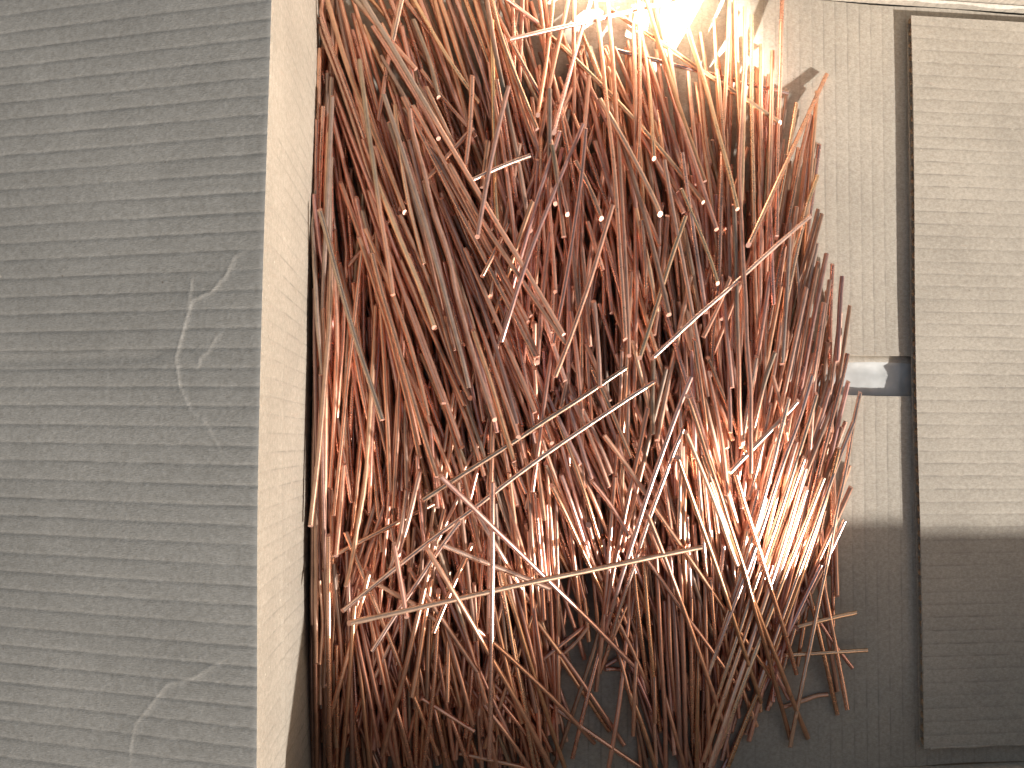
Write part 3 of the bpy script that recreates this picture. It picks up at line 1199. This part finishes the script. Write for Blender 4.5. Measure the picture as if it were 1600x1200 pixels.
for r in rods:
    tgt = rng.uniform(330, 470)
    fl = r['fl']
    if 'a' in fl and 'b' in fl:
        L0 = plen(r['px'])
        if L0 < tgt:
            r['px'] = extend(r['px'], L0 + (tgt - L0) * rng.uniform(0.3, 0.7))
            r['px'] = extend(r['px'][::-1], tgt)[::-1]
    elif 'a' in fl:
        r['px'] = extend(r['px'], tgt)
    elif 'b' in fl:
        r['px'] = extend(r['px'][::-1], tgt)[::-1]

# the rods underneath, running the same ways as those seen above them
traced = list(rods)
N_FILL = 2000
tries = 0
fill = []
segs = []
for s in traced:
    q = s['seen']
    for (x0, y0), (x1, y1) in zip(q, q[1:]):
        if abs(x1 - x0) < 0.75 * abs(y1 - y0):
            n_ = max(1, int(math.dist((x0, y0), (x1, y1)) / 40))
            for k in range(n_):
                t = (k + 0.5) / n_
                segs.append((x0 + (x1 - x0) * t, y0 + (y1 - y0) * t, (x1 - x0) / (y1 - y0)))
segs = np.array(segs)
while len(fill) < N_FILL and tries < 150000:
    tries += 1
    cx, cy = rng.uniform(486, 1330), rng.uniform(-30, 1215)
    if tries % 9 == 0:
        cx = 484 + abs(rng.normal()) * 16          # those shoved up against the wall
    dd = np.hypot(segs[:, 0] - cx, segs[:, 1] - cy)
    pick = np.argsort(dd)[:7]
    sl0 = segs[pick[rng.integers(7)], 2] * 0.6 + segs[pick, 2].mean() * 0.4
    a = math.atan2(1, sl0) + rng.normal() * 0.035
    L = rng.uniform(300, 520)
    lay = rng.uniform(0, 5.4)
    if tries % 4 == 0:
        cx, cy = rng.uniform(490, 880), rng.uniform(960, 1235)
        L = rng.uniform(130, 330); lay = rng.uniform(0, 5.5)
    if cy > 930: L = min(L, rng.uniform(180, 420))
    if cx < 525:
        a = math.pi / 2 + rng.normal() * 0.02; lay = rng.uniform(2, 7.5)
    elif rng.random() < 0.35 and cx < 830 and cy < 640:
        lay = rng.uniform(5.2, 6.9); L = rng.uniform(260, 440)
    elif rng.random() < 0.30 and cx < 900 and cy > 850:
        lay = rng.uniform(5.2, 6.9); L = rng.uniform(200, 400)
    elif rng.random() < 0.3 and 780 < cx < 1280 and 200 < cy < 930:
        lay = rng.uniform(5.2, 7.6); L = rng.uniform(110, 320)
    f = rng.uniform(0.3, 0.7)
    p0 = (cx - math.cos(a) * L * f, cy - math.sin(a) * L * f)
    p1 = (cx + math.cos(a) * L * (1 - f), cy + math.sin(a) * L * (1 - f))
    bend = rng.normal() * 1.8
    pm = ((p0[0] + p1[0]) / 2 + bend, (p0[1] + p1[1]) / 2)
    ok = True
    for t in np.linspace(0, 1, 13):
        q = (p0[0] + (p1[0] - p0[0]) * t, p0[1] + (p1[1] - p0[1]) * t)
        if not inside((max(q[0], 488), q[1]), OUT) or any(inside(q, h) for h in HOLES):
            ok = False; break
    if not ok:
        continue
    fill.append(dict(layer=lay, fl='-', c=rng.choice(['d', 'd', 'g', 'o', '.']) if cx < 525 else rng.choice(['.', '.', '.', '.', 'p', 'p', 'd', 'g']), px=[p0, pm, p1], seen=[], traced=False))
rods = sorted(traced + fill, key=lambda r: r['layer'])

# let each rod come to rest on those under it
GS = 0.001
gx0, gy0 = -0.11, -0.26
GW, GH = 420, 560
Hf = np.zeros((GW, GH))
WALLX = lambda y, z: lerp(rim_s(y), X_LEFT, (RIM - z) / RIM)


def resample(pts, n):
    pts = np.array(pts, float)
    # Catmull-Rom through the points, then even spacing
    out = []
    P_ = np.vstack([2 * pts[0] - pts[1], pts, 2 * pts[-1] - pts[-2]])
    for i in range(1, len(P_) - 2):
        for t in np.linspace(0, 1, 8, endpoint=False):
            a, b, c, d = P_[i - 1], P_[i], P_[i + 1], P_[i + 2]
            out.append(0.5 * ((2 * b) + (c - a) * t + (2 * a - 5 * b + 4 * c - d) * t ** 2 + (3 * b - a - 3 * c + d) * t ** 3))
    out.append(P_[-2])
    out = np.array(out)
    s = np.concatenate([[0], np.cumsum(np.hypot(*np.diff(out, axis=0).T))])
    q = np.linspace(0, s[-1], n)
    return np.stack([np.interp(q, s, out[:, k]) for k in range(out.shape[1])], 1)


# the heap's own surface: high along the left wall and through the middle, running out to the bare board
SURF = np.zeros((161, 133))
def _edge(p):
    best = 1e9
    for poly, lo in ((OUT, True),):
        for (x0, y0), (x1, y1) in zip(poly, poly[1:] + poly[:1]):
            if x0 < 500 and x1 < 500: continue
            if y0 < -50 and y1 < -50: continue
            dx, dy = x1 - x0, y1 - y0
            t = min(max(((p[0] - x0) * dx + (p[1] - y0) * dy) / (dx * dx + dy * dy), 0), 1)
            best = min(best, math.hypot(p[0] - x0 - t * dx, p[1] - y0 - t * dy))
    for h in HOLES[:2]:
        if inside(p, h): return 0.0
        for (x0, y0), (x1, y1) in zip(h, h[1:] + h[:1]):
            dx, dy = x1 - x0, y1 - y0
            t = min(max(((p[0] - x0) * dx + (p[1] - y0) * dy) / (dx * dx + dy * dy), 0), 1)
            best = min(best, math.hypot(p[0] - x0 - t * dx, p[1] - y0 - t * dy) * 1.3)
    return best if inside(p, OUT) else 0.0
_gx = np.linspace(400, 1400, 126); _gy = np.linspace(-100, 1300, 141)
SURF = np.array([[1 - math.exp(-_edge((x, y)) / 75.0) for y in _gy] for x in _gx])
SURF *= 0.046
_XX, _YY = np.meshgrid(_gx, _gy, indexing='ij')
_right = np.clip((_XX - 800) / 120, 0, 1)
_top = np.clip((_YY + 100 - 130 * np.clip((_XX - 850) / 200, 0, 1)) / 330, 0.10, 1)
_bot = np.clip((1150 - _YY) / 430, 0.12, 1)
_botl = np.clip((1560 - _YY) / 560, 0.70, 1)
SURF *= (1 - _right) * _botl + _right * _top * _bot

def surf(px):
    fx = np.clip((px[:, 0] - 400) / 8.0, 0, 124.99); fy = np.clip((px[:, 1] + 100) / 10.0, 0, 139.99)
    i = fx.astype(int); j = fy.astype(int); u = fx - i; v = fy - j
    return SURF[i, j] * (1 - u) * (1 - v) + SURF[i + 1, j] * u * (1 - v) + SURF[i, j + 1] * (1 - u) * v + SURF[i + 1, j + 1] * u * v


def rest(xy, rad, px=None, layer=5, dip=0, traced_=True):
    ix = np.clip(((xy[:, 0] - gx0) / GS).astype(int), 1, GW - 2)
    iy = np.clip(((xy[:, 1] - gy0) / GS).astype(int), 1, GH - 2)
    h = Hf[ix, iy]
    n = len(h); t = np.arange(n)
    hull = []
    for i in range(n):
        while len(hull) >= 2 and (h[hull[-1]] - h[hull[-2]]) * (i - hull[-2]) <= (h[i] - h[hull[-2]]) * (hull[-1] - hull[-2]):
            hull.pop()
        hull.append(i)
    hx = np.array(hull, float); hy = h[hull]
    m = (n - 1) / 2
    k = int(np.clip(np.searchsorted(hx, m) - 1, 0, len(hx) - 2))
    sl_ = (hy[k + 1] - hy[k]) / (hx[k + 1] - hx[k])
    line = hy[k] + sl_ * (t - hx[k])
    hullz = np.interp(t, hx, hy)
    # rods are a little springy and bed down into the gaps of those below
    z = 0.80 * np.maximum(line, 0) + 0.20 * np.convolve(np.pad(h, 10, mode='edge'), np.ones(21) / 21, 'valid')
    nom = surf(px) * min(layer / 9.6, 1.12)
    nom = np.polyval(np.polyfit(t, nom, 2 if n > 60 else 1), t)
    nom = nom - dip
    z = np.clip(z, nom - 0.0018, nom + (0.0060 if traced_ else 0.0030))
    z = np.maximum(z, 0.0)
    z = np.convolve(np.pad(z, 8, mode='edge'), np.ones(17) / 17, 'valid')
    u_ = np.linspace(-1, 1, n)
    z = 0.25 * z + 0.75 * np.polyval(np.polyfit(u_, z, 3), u_)      # stiff wire
    return np.maximum(z, 0) + rad


def settle():
    global Hf
    Hf = np.zeros((GW, GH))
    for r in rods:
        L = plen(r['px'])
        n = max(24, int(L / 3.5))
        rad = 0.00131 + rng.normal() * 0.00007
        pp = resample(r['px'], n)
        if r['traced'] and n > 24:
            # iron out the small zigzags of the tracing: the wire itself bends softly
            kk = int(min(n * 3.5 / 2.2, 45 if r['c'] in 'o' else 130) / 3.5) | 1
            if kk > 3:
                hw = kk // 2
                ker = np.hanning(kk + 2)[1:-1]; ker /= ker.sum()
                for q_ in (0, 1):
                    c_ = pp[:, q_]
                    ext_ = np.concatenate([2 * c_[0] - c_[1:hw + 1][::-1], c_, 2 * c_[-1] - c_[-hw - 1:-1][::-1]])
                    pp[:, q_] = np.convolve(ext_, ker, 'valid')
        if r['c'] not in 'ok' and n > 24:
            u_ = np.linspace(-1, 1, n)
            for q_ in (0, 1):
                pp[:, q_] = 0.3 * pp[:, q_] + 0.7 * np.polyval(np.polyfit(u_, pp[:, q_], 2), u_)
        ext = np.zeros(n)
        if r['traced'] and len(r['seen']) > 1:
            sp = np.array(r['seen'])
            d0 = np.hypot(pp[:, 0] - sp[0, 0], pp[:, 1] - sp[0, 1]); d1 = np.hypot(pp[:, 0] - sp[-1, 0], pp[:, 1] - sp[-1, 1])
            i0, i1 = int(np.argmin(d0)), int(np.argmin(d1))
            i0, i1 = min(i0, i1), max(i0, i1)
            q = np.arange(n)
            ext = np.maximum(i0 - q, 0) + np.maximum(q - i1, 0)
            ext = ext * (L / n)
        r['ext'] = ext
        dip = np.clip(ext / 55.0, 0, 1) * 0.010 + np.clip((ext - 55) / 150.0, 0, 1) * 0.012
        w = r['amp'] = abs(rng.normal()) * 0.45 + 0.1
        ph = rng.uniform(0, 6.28, 4); fr = rng.uniform(0.012, 0.05, 2)
        s = np.linspace(0, L, n)
        pp[:, 0] += w * (0.6 * np.sin(s * fr[0] + ph[0]) + 0.4 * np.sin(s * fr[1] + ph[1])) * 0.8
        z = np.full(n, 0.02 + 0.002 * r['layer'])
        for it in range(3):
            xy = np.array([P(a, b, c)[:2] for (a, b), c in zip(pp, z)])
            xy[:, 0] = np.maximum(xy[:, 0], np.array([WALLX(y_, z_) for y_, z_ in zip(xy[:, 1], z)]) + rad + 0.0003)
            z = rest(xy, rad, pp, r['layer'], dip, r['traced'])
        r['sunk'] = False
        if not r['traced'] and r['layer'] > 2.0:
            ix = np.clip(((xy[:, 0] - gx0) / GS).astype(int), 0, GW - 1)
            iy = np.clip(((xy[:, 1] - gy0) / GS).astype(int), 0, GH - 1)
            pen = Hf[ix, iy] - (z - rad)
            if (pen > 0.0013).mean() > 0.22:
                r['sunk'] = True           # it would have to lie inside others: leave it out
                r['xyz'] = np.column_stack([xy, z]); r['rad'] = rad
                continue
        r['xyz'] = np.column_stack([xy, z]); r['rad'] = rad
        dx = np.diff(xy, axis=0); nrm = np.hypot(dx[:, 0], dx[:, 1]) + 1e-9
        px_, py_ = -dx[:, 1] / nrm, dx[:, 0] / nrm
        px_ = np.append(px_, px_[-1]); py_ = np.append(py_, py_[-1])
        fine = 3
        for o_, hh in ((0, 1.0), (0.0006, 0.8), (-0.0006, 0.8), (0.0011, 0.35), (-0.0011, 0.35)):
            a = xy + np.stack([px_, py_], 1) * o_
            a = np.stack([np.interp(np.linspace(0, n - 1, n * fine), np.arange(n), a[:, k]) for k in (0, 1)], 1)
            zz = np.interp(np.linspace(0, n - 1, n * fine), np.arange(n), z) + rad * hh * 0.82
            ix = np.clip(((a[:, 0] - gx0) / GS).astype(int), 0, GW - 1)
            iy = np.clip(((a[:, 1] - gy0) / GS).astype(int), 0, GH - 1)
            np.maximum.at(Hf, (ix, iy), zz)



BW, BH = 1600, 1200


def see():
    global depth, owner
    depth = np.full((BW, BH), -1.0); owner = np.full((BW, BH), -1, int)
    for i, r in enumerate(rods):
        if r.get('sunk'):
            continue
        xyz = r['xyz']
        n = len(xyz) * 5
        q = np.linspace(0, len(xyz) - 1, n)
        p = np.stack([np.interp(q, np.arange(len(xyz)), xyz[:, k]) for k in range(3)], 1)
        c = (p - np.array((0, 0, H_CAM))) @ _W2C.T
        X_ = CX + F_PX * c[:, 0] / -c[:, 2]; Y_ = CY - F_PX * c[:, 1] / -c[:, 2]
        for dx_ in range(-4, 5):
            ix = (X_ + dx_).astype(int); iy = Y_.astype(int)
            ok = (ix >= 0) & (ix < BW) & (iy >= 0) & (iy < BH)
            ix, iy, zz = ix[ok], iy[ok], p[ok, 2]
            bt = zz > depth[ix, iy]
            depth[ix[bt], iy[bt]] = zz[bt]; owner[ix[bt], iy[bt]] = i
    


rng_state = rng.bit_generator.state
for sweep in range(3):
    rng.bit_generator.state = rng_state
    settle()
    see()
    bad = {}
    for i, r in enumerate(rods):
        if not r['traced']:
            continue
        sp = resample(r['seen'], max(6, int(plen(r['seen']) / 4)))
        for x, y in sp:
            if 0 <= x < BW and 0 <= y < BH:
                w = owner[int(x), int(y)]
                if w >= 0 and w != i:
                    o = rods[w]
                    if o['traced']:
                        so_ = np.array(o['seen'])
                        # is it the traced part of that other rod that lies here?
                        q = resample(o['seen'], 60)
                        if np.min(np.hypot(q[:, 0] - x, q[:, 1] - y)) < 9:
                            continue
                    bad[w] = bad.get(w, 0) + 1
    if sweep == 2:
        break
    nb = 0
    keep = []
    for i, r in enumerate(rods):
        if sweep == 1 and r.get('sunk'):
            continue
        if bad.get(i, 0) >= 2:
            nb += 1
            if not r['traced']:
                continue
            r['px'] = list(r['seen'])
            if 'b' in r['fl']: r['px'] = extend(r['px'][::-1], plen(r['px']) + 25)[::-1]
            if 'a' in r['fl']: r['px'] = extend(r['px'], plen(r['px']) + 25)
        keep.append(r)
    rods = keep
    print("sweep", sweep, "trimmed or removed", nb, "left", len(rods))
print("heap height: p50 %.1f p90 %.1f max %.1f mm, fill %d traced %d" % (*(1000 * np.percentile(Hf[Hf > 0], (50, 90, 100))), len(fill), len(traced)))


def tube(r, sides=10):
    xyz = r['xyz']; rad = r['rad']; n = len(xyz)
    tint, dull = TINTS[r['c']]
    v = float(np.clip(rng.normal() * 0.10, -0.22, 0.22))
    hue = rng.normal() * 0.02
    base = np.array([tint[0] * (1 + v), tint[1] * (1 + v + hue), tint[2] * (1 + v - hue * 2)])
    dull = float(np.clip(dull + rng.normal() * 0.12, 0.1, 0.95))
    T = np.gradient(xyz, axis=0); T /= np.linalg.norm(T, axis=1)[:, None]
    up = np.array([0, 0, 1.0])
    A = np.cross(T, up); A /= np.linalg.norm(A, axis=1)[:, None]
    B = np.cross(A, T)
    ang = np.linspace(0, 2 * math.pi, sides, endpoint=False)
    rough = 0.5 if r['c'] in 'or' else 0.0
    rr = rad * (1 + 0.03 * rng.normal(size=n))
    if rough:
        rr = rr * (1 + 0.10 * rng.normal(size=n))
    V = xyz[:, None, :] + rr[:, None, None] * (np.cos(ang)[None, :, None] * A[:, None, :] + np.sin(ang)[None, :, None] * B[:, None, :])
    # sheared ends: nip the last ring a little on one side
    cut = rng.uniform(-0.5, 0.5, 2)
    ca, cb = rng.uniform(0.0, 0.9, 2)
    V[0] += T[0] * ((np.sin(ang) * ca - 0.4 * np.cos(ang) * cut[0])[:, None]) * rad
    V[-1] -= T[-1] * ((np.sin(ang) * cb - 0.4 * np.cos(ang) * cut[1])[:, None]) * rad
    col4 = np.zeros((n, sides, 4))
    c = np.tile(base, (n, 1)); d = np.full(n, dull)
    s = np.linspace(0, 1, n)
    u = rng.random()
    if r['c'] == 'g' and u < 0.6:            # only part of the rod is grey
        m = 1 / (1 + np.exp((s - rng.uniform(0.3, 0.6)) * 60))
        c = c * m[:, None] + (np.array(TINTS['.'][0]) * (1 + v))[None] * (1 - m[:, None])
    if r['c'] == 'k':
        m = np.exp(-((s - rng.uniform(0.45, 0.6)) / 0.16) ** 2)
        c = c * m[:, None] + np.array((0.55, 0.36, 0.28))[None] * (1 - m[:, None])
    if r['c'] in '.pwy' and rng.random() < 0.13:   # a scorched or stained stretch
        m = np.exp(-((s - rng.random()) / rng.uniform(0.02, 0.09)) ** 2) * rng.uniform(0.3, 0.75)
        c = c * (1 - m[:, None]) + np.array((0.20, 0.17, 0.15))[None] * m[:, None]
    col4[..., :3] = c[:, None, :]
    col4[..., 3] = d[:, None]
    verts = V.reshape(-1, 3)
    faces = []
    for i in range(n - 1):
        for j in range(sides):
            k = (j + 1) % sides
            faces.append((i * sides + j, i * sides + k, (i + 1) * sides + k, (i + 1) * sides + j))
    mi = [0] * len(faces)
    b = n * sides
    verts = np.vstack([verts, V[0], V[-1]])
    faces.append(tuple(b + j for j in range(sides))[::-1][::-1])
    faces.append(tuple(b + sides + j for j in range(sides))[::-1])
    mi += [1, 1]
    cc = np.vstack([col4.reshape(-1, 4), np.zeros((2 * sides, 4)) + 0.6])
    return verts, faces, mi, cc


# thin the points of nearly straight rods before meshing
def thin(r):
    xyz = r['xyz']; n = len(xyz)
    m = max(10, n // 4)
    q = np.linspace(0, n - 1, m)
    r['xyz'] = np.stack([np.interp(q, np.arange(n), xyz[:, k]) for k in range(3)], 1)


cnt = np.bincount(owner[owner >= 0].ravel(), minlength=len(rods))
for i, r in enumerate(rods):
    r['vis'] = int(cnt[i]); r['id'] = i
order = sorted(range(len(rods)), key=lambda i: -rods[i]['vis'])
N_IND = 300
ind = set(order[:N_IND])
print("visible area of the 300th rod:", rods[order[N_IND - 1]]['vis'], "hidden rods:", sum(1 for r in rods if r['vis'] == 0))

# --- names, labels
TONE = {'.': ["copper-brown", "russet"], 'p': ["pinkish", "rosy"], 'g': ["grey-tarnished", "grey-brown"], 'k': ["blackened"], 'y': ["golden-orange", "orange"],
        'w': ["bright pale", "bright"], 'o': ["rough-surfaced"], 'd': ["dark brown", "dark"], 'r': ["rough pale"]}


def place(x, y):
    y = min(max(y, 0), 1199)
    rows = ["at the top edge", "in the upper part", "above the middle", "at mid height", "below the middle", "in the lower part", "at the bottom edge"]
    bounds = [60, 260, 460, 660, 840, 1080, 1300]
    i = next(k for k, b in enumerate(bounds) if y < b)
    cols = ["by the left wall", "left of the centre", "in the centre", "right of the centre", "near the right fringe", "on the right fringe"]
    cb = [540, 720, 900, 1070, 1230, 2000]
    j = next(k for k, b in enumerate(cb) if x < b)
    return i, j, rows[i], cols[j]


def lean_word(r):
    a, b = r['px'][0], r['px'][-1]
    if a[1] > b[1]: a, b = b, a
    dx, dy = b[0] - a[0], b[1] - a[1]
    s = dx / max(abs(dy), 1)
    if abs(s) > 1.0: return "lying crosswise"
    if s > 0.10: return "slanting down rightwards"
    if s < -0.10: return "slanting down leftwards"
    return "lying upright"


SPECIAL = {
    (688, 744): "long pinkish rod lying across the heap from centre left towards the bottom floor gap",
    (545, 973): "long golden rod lying nearly level across the lower heap, over all but one crossing rod",
    (1025, 597): "longest slanting pale rod, crossing the centre down to the lower left",
    (980, 572): "shiny wavy rod just above the long slanting pale rod in the centre",
    (562, -8): "long grey-brown rod on top, running from the top left corner to the centre",
    (1344, 613): "long bright bent rod standing out from the right fringe beside the tape",
    (1292, 115): "rod with its tip out on bare cardboard at the upper right, leaning far left",
    (1267, 337): "bright slanting rod crossing the upright rods of the upper right fringe",
    (1225, 1024): "straight golden rod sticking out level over the bare cardboard at lower right",
    (1244, 980): "short golden rod sticking out just above the level one at lower right",
    (1223, 1105): "crooked short piece lying flat on the bare cardboard at lower right",
    (1062, -3): "bright rod lying nearly level across the sunlit top of the heap",
    (958, 77): "glaring white straight rod lying almost level in the sunlit upper right",
    (829, 243): "short bright end of a rod poking out level in the upper centre",
    (692, 851): "short pale rod slanting down right under the long golden level rod",
    (496, 329): "rod by the left wall, grey in its upper half and orange below",
    (758, -20): "upright rod with a blackened stretch at the upper centre",
    (955, 185): "golden rod with a gleaming white cut end in the upper centre",
    (926, -30): "left one of the twin long rods running down from the top to the centre",
    (944, -30): "right one of the twin long rods running down from the top to the centre",
    (1163, 105): "very long upright rod running down the right half of the heap",
    (1222, -20): "wavy upright rod, rightmost of those reaching up to the top wall",
    (483, 296): "gnarled grey rod pressed against the left wall",
    (1082, 590): "upper one of two long shiny parallel rods slanting down left below the centre",
    (1068, 672): "lower one of two long shiny parallel rods slanting down left below the centre",
}
labels = {}
info = []
for i in order[:N_IND]:
    r = rods[i]
    key = (round(r['seen'][0][0]), round(r['seen'][0][1])) if r['seen'] else None
    ends = [proj(r['xyz'][0]), proj(r['xyz'][-1])]
    ends.sort(key=lambda e: e[1])
    cxm, cym = (ends[0][0] + ends[1][0]) / 2, (ends[0][1] + ends[1][1]) / 2
    # centre of what is seen of it
    seen = np.argwhere(owner == i) if False else None
    r['cen'] = None
    info.append((i, key, ends))
ow = np.argwhere(owner >= 0)
ids = owner[ow[:, 0], ow[:, 1]]
sx = np.bincount(ids, ow[:, 0], len(rods)); sy = np.bincount(ids, ow[:, 1], len(rods))
used = {}
for i, key, ends in info:
    r = rods[i]
    x, y = sx[i] / max(cnt[i], 1), sy[i] / max(cnt[i], 1)
    r['cen'] = (x, y)
    if key in SPECIAL and SPECIAL[key] not in labels.values():
        labels[i] = SPECIAL[key]
        continue
    a, b, rw, cl = place(x, y)
    tone = TONE[r['c']][0]
    base = f"{tone} rod {lean_word(r)}, {rw} of the heap, {cl}"
    used.setdefault(base, []).append(i)
ORD = ["first", "second", "third", "fourth", "fifth", "sixth", "seventh", "eighth", "ninth", "tenth", "eleventh", "twelfth"]
for base, ids_ in used.items():
    if len(ids_) == 1:
        labels[ids_[0]] = base
        continue
    ids_.sort(key=lambda i: rods[i]['cen'][0])
    n = len(ids_)
    for k, i in enumerate(ids_):
        if k == 0: w_ = "leftmost"
        elif k == n - 1: w_ = "rightmost"
        else: w_ = ORD[min(k, 11)] + " from left"
        b2 = base.replace(" of the heap", "").replace(" lying upright", " upright")
        labels[i] = f"{w_} " + b2
def brief(s):
    if len(s.split()) > 16:
        s = s.replace(" of the heap", "").replace(" lying crosswise", " crosswise").replace("slanting down", "slanting")
    return s


heap_mats = [M_COPPER, M_CUT]
dropped = 0
big_v, big_f, big_m, big_c = [], [], [], []
offv = 0
for i, r in enumerate(rods):
    if r.get('sunk') or (r['vis'] == 0 and not r['traced'] and r['layer'] > 3.5):
        dropped += 1
        continue
    thin(r)
    v, f, mi, cc = tube(r, 12 if i in ind else 8)
    if i in ind:
        o = link_mesh("copper_rod", v, f, heap_mats, None, True, {"tint": ('FLOAT_COLOR', cc)}, mi)
        tag(o, brief(labels[i]), "copper rod", "copper rods heaped in the cardboard box")
    else:
        big_v.append(v); big_f += [tuple(q + offv for q in t) for t in f]; big_m += mi; big_c.append(cc)
        offv += len(v)
o = link_mesh("copper_rods", np.vstack(big_v), big_f, heap_mats, None, True, {"tint": ('FLOAT_COLOR', np.vstack(big_c))}, big_m, origin=(0.1, 0, 0))
tag(o, "mass of copper rods lying beneath and between the topmost ones", "copper rods", None, "stuff")
